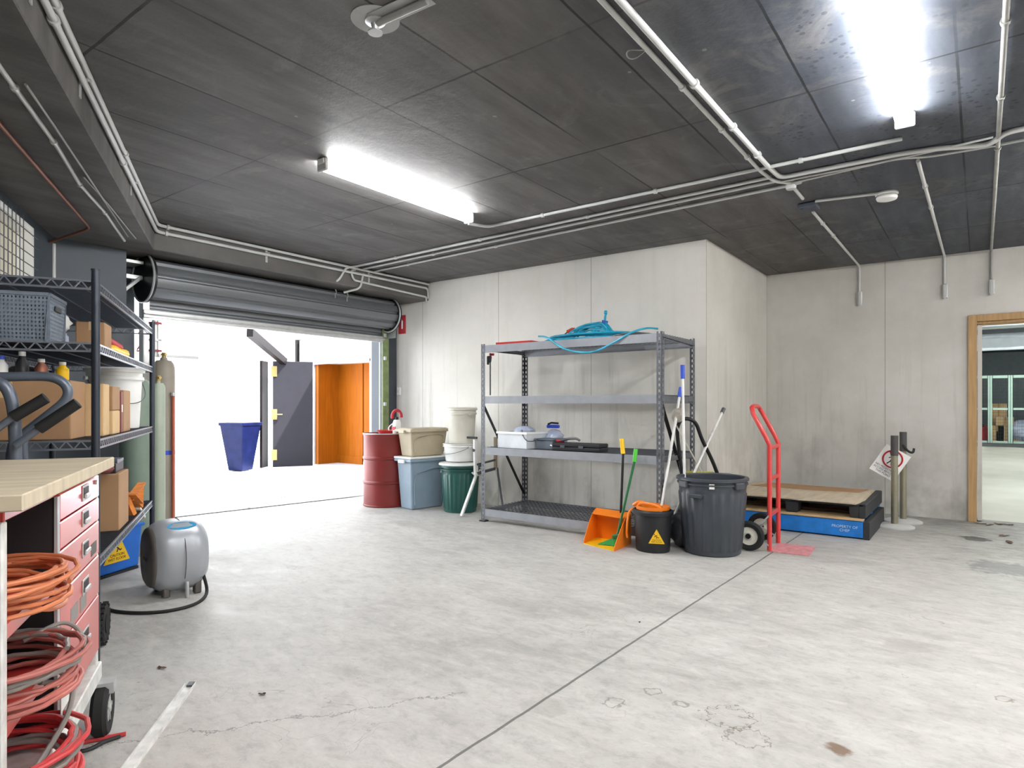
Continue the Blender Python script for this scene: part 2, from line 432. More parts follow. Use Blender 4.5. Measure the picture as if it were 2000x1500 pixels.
def text(body, size, m, parent, mtx, name='lettering', align='CENTER', depth=0.0006, sx=1.0):
    cu = bpy.data.curves.new(name, 'FONT'); cu.body = body; cu.size = size; cu.align_x = align; cu.align_y = 'CENTER'
    cu.extrude = depth; cu.space_line = 1.0
    t = bpy.data.objects.new(name, cu); COL.objects.link(t)
    dg = bpy.context.evaluated_depsgraph_get(); me = bpy.data.meshes.new_from_object(t.evaluated_get(dg))
    bpy.data.objects.remove(t); bpy.data.curves.remove(cu)
    me.transform(mtx @ Matrix.Diagonal((sx, 1, 1, 1))); me.materials.clear(); me.materials.append(M[m] if isinstance(m, str) else m)
    o = bpy.data.objects.new(name, me); COL.objects.link(o)
    if parent is not None: o.parent = parent
    return o
def face_mtx(origin, xdir, up=(0, 0, 1)):
    """matrix whose XY plane is a vertical face: x along xdir, y up, z out"""
    x = Vector(xdir).normalized(); y = Vector(up).normalized(); z = x.cross(y).normalized(); y = z.cross(x)
    m = Matrix((x, y, z)).transposed().to_4x4(); m.translation = Vector(origin); return m

# ------------------------------------------------------------ the shell
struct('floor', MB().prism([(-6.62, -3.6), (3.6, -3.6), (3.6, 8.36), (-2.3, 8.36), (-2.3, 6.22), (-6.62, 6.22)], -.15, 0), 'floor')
# ceiling and the lower band along the left wall and the roller door
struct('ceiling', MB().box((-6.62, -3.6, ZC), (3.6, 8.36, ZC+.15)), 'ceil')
TB = -.700; XB = -5.82
def t_at_x(t, x):
    s = (NDIR.x*t - x)/(-CDIR.x); return (x, (CDIR*s+NDIR*t).y)
pA = cw(-3.9, TB); pF = cw(-3.9, -1.75)
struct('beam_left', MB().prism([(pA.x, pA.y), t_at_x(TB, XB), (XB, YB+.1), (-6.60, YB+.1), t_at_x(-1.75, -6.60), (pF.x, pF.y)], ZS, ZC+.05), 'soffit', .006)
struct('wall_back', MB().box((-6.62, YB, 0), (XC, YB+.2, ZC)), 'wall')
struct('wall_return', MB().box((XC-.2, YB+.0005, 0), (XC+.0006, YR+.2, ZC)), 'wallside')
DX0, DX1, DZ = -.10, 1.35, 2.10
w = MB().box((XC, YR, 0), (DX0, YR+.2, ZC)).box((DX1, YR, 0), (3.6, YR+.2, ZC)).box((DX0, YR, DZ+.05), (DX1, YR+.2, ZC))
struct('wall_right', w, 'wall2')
struct('wall_side', MB().box((3.4, -3.6, 0), (3.6, YR, ZC)), 'wall')
struct('wall_rear', MB().box((-2, -3.6, 0), (3.4, -3.4, ZC)), 'wall')
# left wall with its high window
cor = cw(0, 0); sC = (NDIR.x*TW - (-6.05))/(-CDIR.x)
lw = MB(); lw.M = Matrix.Rotation(CA, 4, 'Z')
WS0, WS1, WZ0, WZ1 = 3.4, 5.6, 1.88, 2.50
lw.box((TW-.2, -4.2, 0), (TW, WS0, ZS+.1)).box((TW-.2, WS1, 0), (TW, sC+.1, ZS+.1)).box((TW-.2, WS0, 0), (TW, WS1, WZ0)).box((TW-.2, WS0, WZ1), (TW, WS1, ZS+.1))
struct('wall_left', lw, 'darkwall')
win = thing('window_1', 'high window with grid', 'window'); del win['label']; del win['category']; win['kind'] = 'structure'
win.rotation_euler = (0, 0, CA)
MB().box((TW-.10, WS0, WZ0), (TW-.08, WS1, WZ1)).build('pane', 'windowglow', win)
f = MB()
for a, b in (((WS0, WZ0), (WS1, WZ0+.04)), ((WS0, WZ1-.04), (WS1, WZ1)), ((WS0, WZ0), (WS0+.04, WZ1)), ((WS1-.05, WZ0), (WS1, WZ1))):
    f.box((TW-.08, a[0], a[1]), (TW+.015, b[0], b[1]))
f.build('window_frame', 'white', win)
f = MB()
for i in range(25): f.bar((TW+.03, WS0+.03+i*.078, WZ0-.02), (TW+.03, WS0+.03+i*.078, WZ1+.02), .005)
for i in range(8): f.bar((TW+.035, WS0, WZ0+.02+i*.075), (TW+.035, WS1+.02, WZ0+.02+i*.075), .005)
f.build('security_mesh', 'wire', win)
# door wall: dark nib on the left, then the opening
yN0, yN1 = 1.75, 2.46
struct('wall_nib', MB().box((-6.62, yN0, 0), (-6.05, yN1, ZS+.1)), 'darkwall')
struct('wall_door', MB().box((-6.62, yN1, 0), (XD, 2.68, ZS+.1)).box((-6.62, 2.68, 2.42), (XD, YB, ZS+.1)).box((-6.62, 5.75, 0), (XD, YB, 2.42)), 'darkwall')

# ------------------------------------------------------------ outside the roller door
struct('ground_outside', MB().box((-24, -6, -.16), (-6.62, 22, -.012)), 'outfloor')
struct('wall_outside', MB().box((-16.3, -6, -.012), (-16, 22, 6.5)), 'outwall')
struct('trim_1', MB().box((-16, -6, -.012), (-15.98, 22, .06)), mat('dusty_base_band', 'b9b4a6', .8, var=.2, scale=4))
# slab joint across the threshold
a = onZ(330, 1010); b = onZ(715, 966.3)
mj = MB(); mj.bar((a.x, a.y, -.009), (b.x, b.y, -.009), .035, .008)
struct('trim_2', mj, mat('dark_slab_joint', '4c4844', .9, var=.3, scale=20))
# doorway block opposite: a white wall along X with a recess of orange doors and an open grey door
YO = 8.05
L_ = onY(612, 900, YO).x; R_ = onY(724, 900, YO).x; zt = onY(640, 708, YO).z
wl = onY(585, 900, YO).x
MBw = MB().box((wl, YO, zt), (R_+.02, YO+.9, zt+.50)).box((R_, YO, -.012), (R_+1.6, YO+.25, zt+.5)).box((L_-.12, YO+.01, -.012), (L_, YO+.9, zt))
struct('wall_opposite', MBw, 'outwall')
struct('trim_3', MB().box((wl-.01, YO-.03, zt-.03), (R_+.03, YO, zt+.03)), mat('grey_door_head', 'a8aab4', .6))
struct('trim_4', MB().box((wl-.09, YO-.05, zt-.05), (wl-.01, YO+.5, zt+.52)), 'darkedge')
struct('trim_5', MB().box((R_, YO-.03, -.012), (R_+.16, YO, zt+.5)), mat('grey_door_jamb', 'b7bcca', .6))
# orange doors in the recess
for i in range(2):
    x0 = L_ + (R_-L_)*(.02 if i == 0 else .52); x1 = L_ + (R_-L_)*(.5 if i == 0 else 1.0)
    t = thing('cupboard_door', ('left' if i == 0 else 'right')+' half of the orange timber double door across the yard', 'door', (x0, YO+.55, -.012), group='orange timber doors across the yard')
    t['label'] = 'orange timber door leaf nearer the open grey door' if i == 0 else 'orange timber door leaf nearer the roller door track'
    MB().box((0, 0, 0), (x1-x0, .045, zt+.012)).build('door_panel', 'orangewood', t, .004)
    MB().box((.0, -.015, 0), (x1-x0, .0, .16)).build('kick_board', 'orangewood', t, .003)
struct('wall_recess', MB().box((L_, YO+.6, -.012), (R_, YO+.9, zt)).box((L_, YO+.05, -.012), (L_+.10, YO+.6, zt)), 'orangewood')
# open grey door leaf and its neighbour
dl0 = onZ(533, 914); dl1 = onZ(611, 911)
t = thing('door_leaf', 'open charcoal door leaf with brass hinges across the yard', 'door', dl0, math.atan2(dl1.y-dl0.y, dl1.x-dl0.x))
wd = (dl1-dl0).length; hd = (dl0-EYE).dot(FW)*(209)/FPX
MB().box((0, 0, .015), (wd, .045, hd)).build('door_panel', 'greydoor', t, .004)
for zz in (.25, hd*.5, hd-.2):
    MB().box((-.03, -.014, zz-.10), (.075, -.001, zz+.10)).build('hinge' if zz != hd*.5 else 'lock_plate', 'brass', t, .003)
MB().cyl((.05, -.04, hd*.5), (.17, -.04, hd*.5), .011).cyl((.05, -.0, hd*.5), (.05, -.04, hd*.5), .011).build('door_handle', 'brass', t)
e0 = onZ(512, 915)
t = thing('door_leaf', 'narrow dark door leaf folded back beside the charcoal door', 'door', e0, math.atan2(dl1.y-dl0.y, dl1.x-dl0.x)+1.15)
MB().box((0, 0, .01), (.28, .045, hd)).build('door_panel', 'darkedge', t, .003)
MB().box((.28, -.01, .01), (.31, .05, hd)).build('edge_strip', 'white', t, .002)
# sloping dark awning edge
p = onX(488, 648, -9.4); q = onX(556, 706, -10.9)
t = thing('awning_bar', 'dark sloping awning bar above the open charcoal door', 'awning', p)
MB().bar((0, 0, 0), q-p, .10, .16).build('bar', 'darkedge', t)
MB().bar((-.02, .02, .06), (q-p)+Vector((-.02, .02, .06)), .105, .02).build('cap_strip', 'conduit_dim', t)
# planter
pc = onZ(470, 918)
t = thing('planter', 'tall tapered navy planter standing in the bright yard', 'planter', pc, .35)
h = .88
MB().box((-.26, -.26, 0), (.26, .26, h), .11, .11).build('pot', 'navy', t, .012)
MB().box((-.27, -.27, h-.05), (.27, .27, h+.006)).build('rim', 'navy', t, .008)
MB().box((-.23, -.23, h+.004), (.23, .23, h+.010)).build('soil', 'leaf', t)
# notice on the white wall
pn = onX(397, 740, -15.99)
t = thing('wall_notice', 'small faded notice on the white yard wall', 'sign', pn)
MB().box((-.012, -.36, -.55), (0, .36, .42)).build('board', 'outwall', t)
MB().box((0, -.3, .12), (.004, .3, .3)).build('heading_band', mat('faded_heading', '9d8f7c', .8), t)
for k, zz in enumerate((-.12, -.36)):
    MB().box((0, -.2, zz), (.004, .18, zz+.05)).build('text_line', mat('faded_print', 'c5c3c0', .8), t)

# ------------------------------------------------------------ roller door
XR, ZR, RR = -6.20, 2.385, .185
y0, y1 = 2.70, 5.67
t = thing('roller_door', 'rolled up grey steel roller door in the yard opening', 'roller door', (XR, y0, 0))
g = MB(); nseg = 72
vs = []; fs = []
for j, yy in enumerate((0, y1-y0)):
    for i in range(nseg):
        a = 2*pi*i/nseg; r = RR*(1 - .13*(1 if (i % 8) in (0, 1) else 0))
        vs.append((r*math.cos(a), yy, ZR + r*math.sin(a)))
g.add(vs, [(i, (i+1) % nseg, nseg+(i+1) % nseg, nseg+i) for i in range(nseg)], False)
g.build('rolled_curtain', 'roller', t)
# hanging curtain, corrugated
prof = []
zb = 2.065; n = 34
for i in range(n+1):
    z = zb + (ZR-zb)*i/n; ph = (i % 10)/10
    prof.append((-.10-(.0 if ph < .65 else .018) , z))
g = MB()
vs = [(x, 0, z) for x, z in prof]+[(x, y1-y0, z) for x, z in prof]; k = n+1
g.add(vs, [(i, i+1, k+i+1, k+i) for i in range(n)])
vs2 = [(x-.006, 0, z) for x, z in prof]+[(x-.006, y1-y0, z) for x, z in prof]
g.add(vs2, [(i+1, i, k+i, k+i+1) for i in range(n)])
g.build('hanging_curtain', 'roller', t)
g = MB().box((-.13, 0, zb-.03), (-.075, y1-y0, zb+.045)).box((-.075, .0, zb+.0), (-.05, y1-y0, zb+.012))
g.build('bottom_rail', 'galv', t, .004)
for yy in (-.035, y1-y0+.0):
    g = MB().cyl((0, yy, ZR), (0, yy+.03, ZR), RR+.035, n=40)
    g.build('drum_flange', 'blackmetal', t)
    r_ = MB().tube([(math.cos(a)*(RR+.035), yy-.002, ZR+math.sin(a)*(RR+.035)) for a in [2*pi*i/40 for i in range(40)]], .010, 6, closed=True)
    r_.build('flange_ring', 'galv', t)
g = MB().box((-.2, -.23, ZR+.12), (.02, -.04, ZR+.15)).bar((0, -.06, ZR), (.02, -.21, ZR-.14), .03).box((-.04, -.23, ZR-.02), (0, -.04, ZR+.02))
g.build('axle_bracket', 'galv', t, .003)
g = MB().box((-.14, y1-y0+.04, ZR-.30), (.09, y1-y0+.05, ZR+.17)).cyl((0, y1-y0+.03, ZR), (0, y1-y0+.08, ZR), .03)
g.build('axle_plate', mat('grey_bracket', '8d928f', .5, .3), t, .003)
text('ROLLER DOOR', .035, mat('stencil_grey', '9aa0a8', .5, var=0), t, face_mtx((RR*.86, (y1-y0)*.60, ZR+.07), (0, 1, 0), (-.4, 0, 1)), 'stencilled_marking')
# side tracks
for k, yy in enumerate((2.73, 5.70)):
    t = thing('door_track', 'roller door guide track beside the gas cylinders' if k == 0 else 'roller door guide track beside the oil drum', 'door track', (XR-.13, yy, 0), group='roller door guide tracks')
    MB().box((-.05, -.03, 0), (-.04, .03, 2.42)).box((.03, -.03, 0), (.04, .03, 2.42)).box((-.05, .02 if k else -.03, 0), (.04, .03 if k else -.02, 2.42)).build('channel', 'galv', t, .002)
    if k:
        MB().box((.045, -.06, 0), (.055, .045, 2.42)).build('flat_bar', mat('olive_track_paint', '7a8a5a', .5, var=.2, scale=12), t)
        for zz in (.6, 1.2, 1.8, 2.1): MB().box((.055, -.05, zz), (.075, -.01, zz+.05)).build('fixing_clip', 'galv', t, .003)

# ------------------------------------------------------------ fluorescent battens
def batten(label, x, ya, yb, zc=ZC, lampmat='lamp', w=.09, group='ceiling batten lights'):
    t = thing('batten_light', label, 'ceiling light', (x, (ya+yb)/2, zc), 0, group)
    L = (yb-ya)/2
    MB().box((-w*.36, -L, -.035), (w*.36, L, -.001)).build('housing', 'white', t, .004)
    prof = [(w/2*math.cos(a), -.035-.04*math.sin(a)**.8 if math.sin(a) > 0 else -.035) for a in [pi*i/12 for i in range(13)]]
    g = MB(); n = len(prof)
    vs = [(x_, -L+.02, z_) for x_, z_ in prof]+[(x_, L-.02, z_) for x_, z_ in prof]
    g.add(vs, [(i, i+1, n+i+1, n+i) for i in range(n-1)], True)
    g.build('diffuser', lampmat, t)
    for s_ in (-1, 1):
        MB().box((-w/2-.003, s_*(L-.02)-.012, -.079), (w/2+.003, s_*(L-.02)+.012, -.001)).build('end_cap', 'conduit', t, .006)
    return t
batten('lit batten light over the floor before the roller door', -3.43, 2.55, 4.05, lampmat='lampview')
batten('lit batten light cut by the top of the picture', -.33, 2.60, 4.08, lampmat='lampview')
for lb, x_, ya_, yb_ in (('added fill batten light overhead just behind the viewer', -.33, .05, 1.55), ('added fill batten light right of the viewer in the same row', 1.25, .2, 1.7),
                         ('added fill batten light near the side wall right of the viewer', 2.5, 2.6, 4.1), ('added fill batten light before the right doorway, outside the picture', .95, 4.85, 6.35),
                         ('added fill batten light in the corner beside the right doorway', 2.3, 6.3, 7.8)):
    batten(lb, x_, ya_, yb_)  # unseen battens, added as fill to brighten the room

# ------------------------------------------------------------ conduits
def conduit(label, pts, r=.0125, m='conduit', clips=None, name='conduit', cat='conduit', grp='electrical conduits', sm=False):
    pts = [Vector(p) for p in pts]
    # rounded bends
    out = [pts[0]]
    for i in range(1, len(pts)-1):
        a, b, c = pts[i-1], pts[i], pts[i+1]
        k = min(.06, (a-b).length*.4, (c-b).length*.4)
        p = b+(a-b).normalized()*k; q = b+(c-b).normalized()*k
        for j in range(6):
            tt = j/5; out.append(p*(1-tt)**2+b*2*tt*(1-tt)+q*tt*tt)
    out.append(pts[-1])
    t = thing(name, label, cat, pts[0], 0, grp)
    MB().tube([p-pts[0] for p in out], r, 10).build('pipe', m, t)
    if clips:
        for c in clips:
            # distance along
            rem = c
            for i in range(len(pts)-1):
                L = (pts[i+1]-pts[i]).length
                if rem <= L: break
                rem -= L
            d = (pts[i+1]-pts[i]).normalized(); p = pts[i]+d*min(rem, L)-pts[0]
            MB().cyl(p-d*.012, p+d*.012, r*1.5, n=10).build('saddle_clip', m, t)
    return t
zc = ZC-.016
def cz(u, v, z=None): return onZ(u, v, zc if z is None else z)
# along X across the ceiling
p0, p1 = cz(953, 443), cz(1762, 271)
conduit('conduit from the left batten light to the right batten light', [cz(915, 437, ZC-.03), p0, p1], .0125, clips=[.8, 1.8, 2.8])
p = cz(690, 521); q = cz(1506, 346)
conduit('upper of the two paired conduits running from the roller door to the ceiling junction', [onX(640, 555, -5.98), onX(661, 548, XB+.03), onX(676, 523, XB+.03), p, q], .0125, clips=[1.2, 2.4, 3.6])
p = cz(700, 527); q = cz(1512, 354)
conduit('lower of the two paired conduits, turning right along the door beam', [Vector((XB+.02, YB-.06, 2.55)), Vector((XB+.02, YB-.06, 2.62)), onX(690, 547, XB+.02), onX(685, 528, XB+.02), p, q], .0125, clips=[1.5, 2.8])
p = cz(712, 534); q = cz(1530, 364)
conduit('front conduit ending in a hook over the roller door', [onX(672, 571, -5.98), onX(704, 563, XB+.03), onX(709, 536, XB+.03), p, q], .0125, clips=[1.4, 2.7])
# the pair coming over the viewer
a = cz(1201, 4); b = cz(1489, 312)
dirY = Vector((0, 1, 0))
pa = Vector((b.x, a.y-2.6, zc)); 
conduit('right of the twin conduits coming forward overhead', [pa, cz(1497, 322), cz(1524, 347), cz(1760, 300), cz(1830, 290), cz(1932, 283), cz(1965, 258), cz(2060, 240)], .016, clips=[3.4, 4.0, 4.5])
conduit('left of the twin conduits coming forward overhead', [pa+Vector((-.055, 0, 0)), cz(1485, 334), cz(1512, 354), cz(1545, 358)], .012, clips=[3.4, 4.0, 4.5])
conduit('thin conduit under the right batten light running to the right edge', [cz(1545, 358), cz(1752, 310), cz(1815, 306), cz(1930, 287), cz(2060, 262)], .008)
conduit('thin cable conduit beside the ceiling junction', [cz(1520, 356), cz(1740, 313), cz(1800, 300), cz(1940, 268)], .007)
# junction box
jb = cz(1545, 360)
t = thing('junction_box', 'grey ceiling junction box where the conduits meet', 'junction box', jb)
MB().cyl((0, 0, -.03), (0, 0, .015), .035, n=20).build('body', 'conduit', t); MB().cyl((0, 0, -.036), (0, 0, -.03), .031, n=20).build('lid', 'conduit', t)
for k_, (du, dv) in enumerate(((-25, 6), (20, -5))): MB().cyl((0, 0, -.005), Vector(onZ(1545+du, 360+dv, zc))-jb, .013, n=10).build('spigot', 'conduit', t)
conduit('stub of conduit between the junction box and the dark painted box', [cz(1548, 364), cz(1568, 388)], .0125)
jd = cz(1580, 402)
t = thing('junction_box', 'dark painted square box on the ceiling by the smoke alarm conduit', 'junction box', jd)
MB().box((-.07, -.07, -.028), (.07, .07, .012)).build('body', 'soffit', t, .006); MB().box((-.06, -.06, -.034), (.06, .06, -.028)).build('lid', 'soffit', t, .003)
def drop(label, pts, zend, m='conduit', clips=None):
    pts = [cz(*p) if len(p) == 2 else Vector(p) for p in pts]
    e = pts[-1].copy(); e.y = YR-.016
    pts[-1] = e; pts.append(Vector((e.x, YR-.016, zend)))
    return conduit(label, pts, .0125, m, clips)
drop('conduit running to the wall and dropping left of the others', [(1588, 414), (1679, 520)], 2.50, clips=[.4, .9])
drop('conduit dropping on the wall above the rope barrier posts', [(1793, 314), (1846, 506)], 2.50, clips=[.6, 1.2])
e = cz(1937, 490)
drop('dusty conduit dropping on the wall nearest the doorway', [(e.x-.02, -.5, zc), (1936, 490)], 2.47, 'conduit_dim', clips=[3, 3.8, 4.6, 5.4])
for (u_, v0_, v1_) in ((1680, 520, 556), (1846, 500, 540), (1937, 490, 530)):
    p = onY(u_, (v0_+v1_)/2, YR-.001)
    t = thing('cable_cover', {1680: 'short grey cover at the foot of the leftmost wall conduit', 1846: 'short grey cover at the foot of the middle wall conduit', 1937: 'short grey cover at the foot of the conduit nearest the doorway'}[u_], 'cable cover', (p.x, YR, 2.44), group='conduit end covers')
    MB().box((-.022, -.045, -.09), (.022, -.001, .06)).build('body', 'galv', t, .004)
    MB().box((-.012, -.050, -.10), (.012, -.046, .05)).build('lid', 'conduit', t, .002)
# smoke alarm and its conduit
conduit('short conduit leading to the smoke alarm', [cz(1592, 393), cz(1715, 378)], .011)
al = onZ(1732, 377, ZC)
t = thing('smoke_alarm', 'round white smoke alarm on the dark ceiling', 'smoke alarm', al)
MB().lathe([(.075, 0), (.078, -.012), (.07, -.02)], 32).build('base', 'white', t)
MB().lathe([(.066, -.02), (.072, -.035), (.066, -.05), (.04, -.058), (0.0001, -.06)], 32).build('cover', 'white', t)
# ceiling sprinkler with pale unpainted patch
sp = onZ(733, 38, ZC)
t = thing('sprinkler_head', 'ceiling sprinkler head inside a pale unpainted ring', 'sprinkler', sp)
MB().lathe([(.10, -.0005), (.10, -.003), (.0001, -.003)], 28).build('unpainted_patch', 'raw', t)
MB().lathe([(.04, -.003), (.042, -.012), (.018, -.02), (.012, -.05), (.03, -.053), (.03, -.057), (0.0001, -.057)], 24).build('head', 'galv', t)
q = onZ(835, -8, ZC)-sp
MB().bar((0, 0, -.0045), Vector((q.x, q.y, -.0045)), .10, .003).build('pale_strip', 'raw', t)
MB().tube([(0, 0, -.02), Vector((q.x, q.y, -.02))], .014, 10).build('supply_pipe', 'conduit_dim', t)
# loose wire ring
rg = onZ(1243, 103, ZC-.02)
tag(place(MB().tube([(math.cos(2*pi*i/24)*.045, math.sin(2*pi*i/24)*.03, .008*math.sin(4*pi*i/24)) for i in range(24)], .0035, 6, closed=True).build('wire_loop', 'conduit_dim'), rg), 'small loop of wire hanging under the ceiling beside the twin conduits', 'wire')

# conduits on the beam beside the left wall and over the roller door
def beamrun(label, z1, off, z2, end_y, m='conduit', drop_=0):
    a = cw(-2.6, TB+off, z1); c_ = t_at_x(TB+off, XB+off)
    pts = [a, Vector((c_[0], c_[1], (z1+z2)/2)), Vector((XB+off, end_y, z2))]
    if drop_: pts.append(Vector((XB+off, end_y, z2-drop_)))
    return conduit(label, pts, .015, m, clips=[2.5, 4.2, 5.6, 7.2, 9])
beamrun('upper of the twin conduits along the left beam and over the roller door', 2.795, .03, 2.79, YB-.02)
beamrun('lower of the twin conduits along the left beam and over the roller door', 2.735, .022, 2.735, YB-.03, 'conduit', .13)
# brackets on the beam face
for k, (u, v) in enumerate(((58, 40), (155, 235), (255, 425), (520, 500), (720, 545))):
    if k < 3: p = onT(u, v, TB+.002); rz_ = CA
    else: p = onX(u, v, XB+.002); rz_ = 0
    p.z = 2.76
    t = thing('conduit_bracket', ['conduit bracket on the left beam at the top corner of the picture', 'conduit bracket halfway along the left beam', 'conduit bracket on the left beam near the roller door corner', 'conduit bracket above the middle of the roller door', 'conduit bracket above the right part of the roller door'][k], 'bracket', p, rz_, 'conduit brackets')
    MB().box((0, -.012, -.10), (.006, .012, .045)).build('strap', 'galv', t); MB().box((0, -.012, -.012), (.05, .012, -.006)).build('arm', 'galv', t)
# thin runs on the low band
def s_at(u, v, z): return onZ(u, v, z)
zs = ZS-.012
conduit('white conduit along the middle of the low ceiling band', [s_at(-60, 45, zs), s_at(0, 132, zs), s_at(110, 284, zs), s_at(157, 362, zs), s_at(205, 415, zs), s_at(243, 470, zs)], .011, clips=[.5, 1.1, 1.8, 2.4])
conduit('thin white conduit nearest the left wall window, turning down at the dark nib', [s_at(-60, 170, zs), s_at(0, 243, zs), s_at(176, 446, zs), s_at(85, 484, zs-.0) if False else Vector(onX(82, 478, -6.02)), Vector(onX(82, 478, -6.02))+Vector((0, 0, -.55))], .010, 'copper')
conduit('short vertical pipe on the dark wall nib', [onX(105, 476, -6.03), onX(105, 476, -6.03)+Vector((0, 0, -.62))], .014, 'conduit')
conduit('thin wire run beside the beam over the low band', [s_at(50, 165, zs), s_at(105, 245, zs), s_at(250, 462, zs)], .006, 'conduit_dim')
conduit('second thin wire run beside the beam over the low band', [s_at(163, 345, zs), s_at(212, 400, zs), s_at(265, 466, zs)], .005, 'conduit_dim')
# cable ties over the roller door
for k, (u, v) in enumerate(((655, 565), (678, 572))):
    p = onX(u, v, -5.97)
    tag(MB().tube(smooth([Vector((0, 0, 0)), Vector((.0, .015, -.035)), Vector((.01, -.01, -.06)), Vector((.0, .0, -.1))], 5), .006, 6).build('loose_cable', 'conduit_dim'), 'loose cable end dangling over the roller door, '+('left' if k == 0 else 'right')+' one', 'cable', 'loose cable ends over the roller door').location = p

# ------------------------------------------------------------ right-hand doorway and the car park beyond
t = bpy.data.objects.new('door_1', None); COL.objects.link(t); t['kind'] = 'structure'; t.location = (DX0, YR, 0)
Wd = DX1-DX0
MB().box((0, -.03, 0), (.075, .02, DZ+.05)).box((Wd-.07, -.03, 0), (Wd, .02, DZ+.05)).box((.0751, -.03, DZ-.02), (Wd-.0701, .02, DZ+.05)).build('door_frame', 'timber', t, .003)
MB().box((.05, .0, 0), (.075, .2, DZ)).box((Wd-.08, 0, 0), (Wd-.055, .2, DZ)).box((.05, 0, DZ-.045), (Wd-.055, .2, DZ-.02)).build('lining', 'timber', t, .002)
MB().box((.078, .03, .01), (.118, .32, DZ-.05)).build('folded_door_edge', 'wall2', t, .002)
MB().cyl((.118, .08, 1.0), (.135, .08, 1.0), .018).build('door_knob', 'blackmetal', t)
struct('floor_car_park', MB().box((-9, 8.36, -.15), (14, 27, -.001)), 'carfloor')
struct('ceiling_car_park', MB().box((-9, 8.36, 2.95), (14, 27, 3.1)), 'soffit')
struct('wall_car_park', MB().box((-9, 26.6, 0), (14, 26.8, 3.0)).box((-9, 8.36, 0), (-8.8, 27, 3)).box((13.8, 8.36, 0), (14, 27, 3)), mat('car_park_wall', '5b6365', .7))
struct('beam_car_park', MB().box((-9, 13.0, 2.50), (14, 13.5, 2.96)), 'whitebeam')
struct('trim_6', MB().box((-9, 19.5, 2.62), (14, 19.9, 2.96)), 'whitebeam')
struct('trim_7', MB().box((-9, 22.95, 0), (14, 23.5, .08)), mat('dark_kerb', '55575a', .8))
for k, yy in enumerate((11.0, 16.5, 21.5)):
    t = thing('batten_light', ['batten light in the car park nearest the doorway', 'batten light in the middle of the car park', 'batten light in the car park before the storage cages'][k], 'ceiling light', (1.2, yy, 2.95), pi/2 if k else 0, 'car park batten lights')
    MB().box((-.06, -1.5, -.04), (.06, 1.5, 0)).build('housing', 'white', t); MB().box((-.055, -1.48, -.08), (.055, 1.48, -.041)).build('diffuser', 'lampfar', t)
for k, (yy, zz) in enumerate(((15.5, 2.55), (18.3, 2.5))):
    conduit('service pipe under the car park ceiling, '+('nearer one' if k == 0 else 'farther one'), [(-8, yy, zz), (13, yy, zz)], .04, 'whitebeam', name='service_pipe', cat='pipe', grp='car park service pipes')
# storage cages
YG = 23.6
gx = onY(1934, 800, YG).x; gx2 = onY(1974, 800, YG).x; pitch = gx2-gx
for k in range(-1, 3):
    x0 = gx+pitch*k
    t = thing('storage_cage', ['storage cage bay holding the red bundle', 'storage cage bay holding the cardboard boxes', 'storage cage bay holding the blue and white bundle', 'storage cage bay at the far right of the doorway'][k+1], 'cage', (x0, YG, .08), 0, 'mint framed storage cages')
    MB().box((0, 0, 0), (.045, .045, 2.0)).build('post', 'mint', t); MB().box((pitch-.055, 0, 0), (pitch-.01, .045, 2.0)).build('post', 'mint', t)
    for za_, zb_ in ((1.92, 2.0), (.98, 1.04), (0, .06)): MB().box((.06, 0, za_), (pitch-.07, .05, zb_)).build('rail', 'mint', t)
    m_ = MB()
    for i in range(1, 12): m_.bar((pitch*i/12, .03, .06), (pitch*i/12, .03, 1.95), .008)
    for i in range(1, 20): m_.bar((.05, .03, i*.1), (pitch-.05, .03, i*.1), .006)
    m_.build('mesh_panel', 'cage', t)
def carton(label, loc, d, rz=0, m='card', grp=None, tapec='tape', name='cardboard_box', flap=False):
    t = thing(name, label, 'box', loc, rz, grp)
    w_, l_, h_ = d
    MB().box((-w_/2, -l_/2, 0), (w_/2, l_/2, h_)).build('carton', m, t, min(.004, h_*.03))
    if tapec: MB().box((-w_*.06, -l_/2-.0008, h_*.7), (w_*.06, l_/2+.0008, h_+.001)).build('tape_strip', tapec, t)
    if flap:
        MB().box((-w_/2-.005, -l_/2-.004, h_-.005), (-w_/2+.001, l_/2+.004, h_+.05)).build('open_flap', 'card2', t)
    return t
for k, (u, wd_, h_, lb) in enumerate(((1947, .32, .6, 'cardboard box on the left in the storage cage'), (1962, .42, .85, 'taller cardboard box in the storage cage'), (1980, .28, .55, 'small cardboard box beside the cage post'))):
    p = onY(u, 800, YG+.35)
    carton(lb, (p.x, YG+.35, 0), (wd_, .3, h_), 0, 'card2', 'boxes in the storage cages')
p = onY(1948, 800, YG+.7); carton('tilted cardboard box on top of the stack in the storage cage', (p.x, YG+.72, 0), (.4, .3, 1.25), .2, 'card2', 'boxes in the storage cages')
def bundle(label, loc, r, m, name='bundle', cat='bundle', sz=1.0):
    me = MB(); n1, n2 = 14, 10; rnd = random.Random(hash(label) % 1000)
    rnd = random.Random(len(label)*7+3)
    vs = []
    for j in range(n2+1):
        for i in range(n1):
            th = pi*j/n2; ph = 2*pi*i/n1; k = 1+rnd.uniform(-.16, .16)
            vs.append((r*k*math.sin(th)*math.cos(ph), r*k*math.sin(th)*math.sin(ph), max(0, r*sz*(1-math.cos(th))*(1 if j not in (0,) else 1))))
    fs = [(j*n1+i, j*n1+(i+1) % n1, (j+1)*n1+(i+1) % n1, (j+1)*n1+i) for j in range(n2) for i in range(n1)]
    me.add(vs, fs, True); o = me.build(name, m); o.location = loc; return tag(o, label, cat)
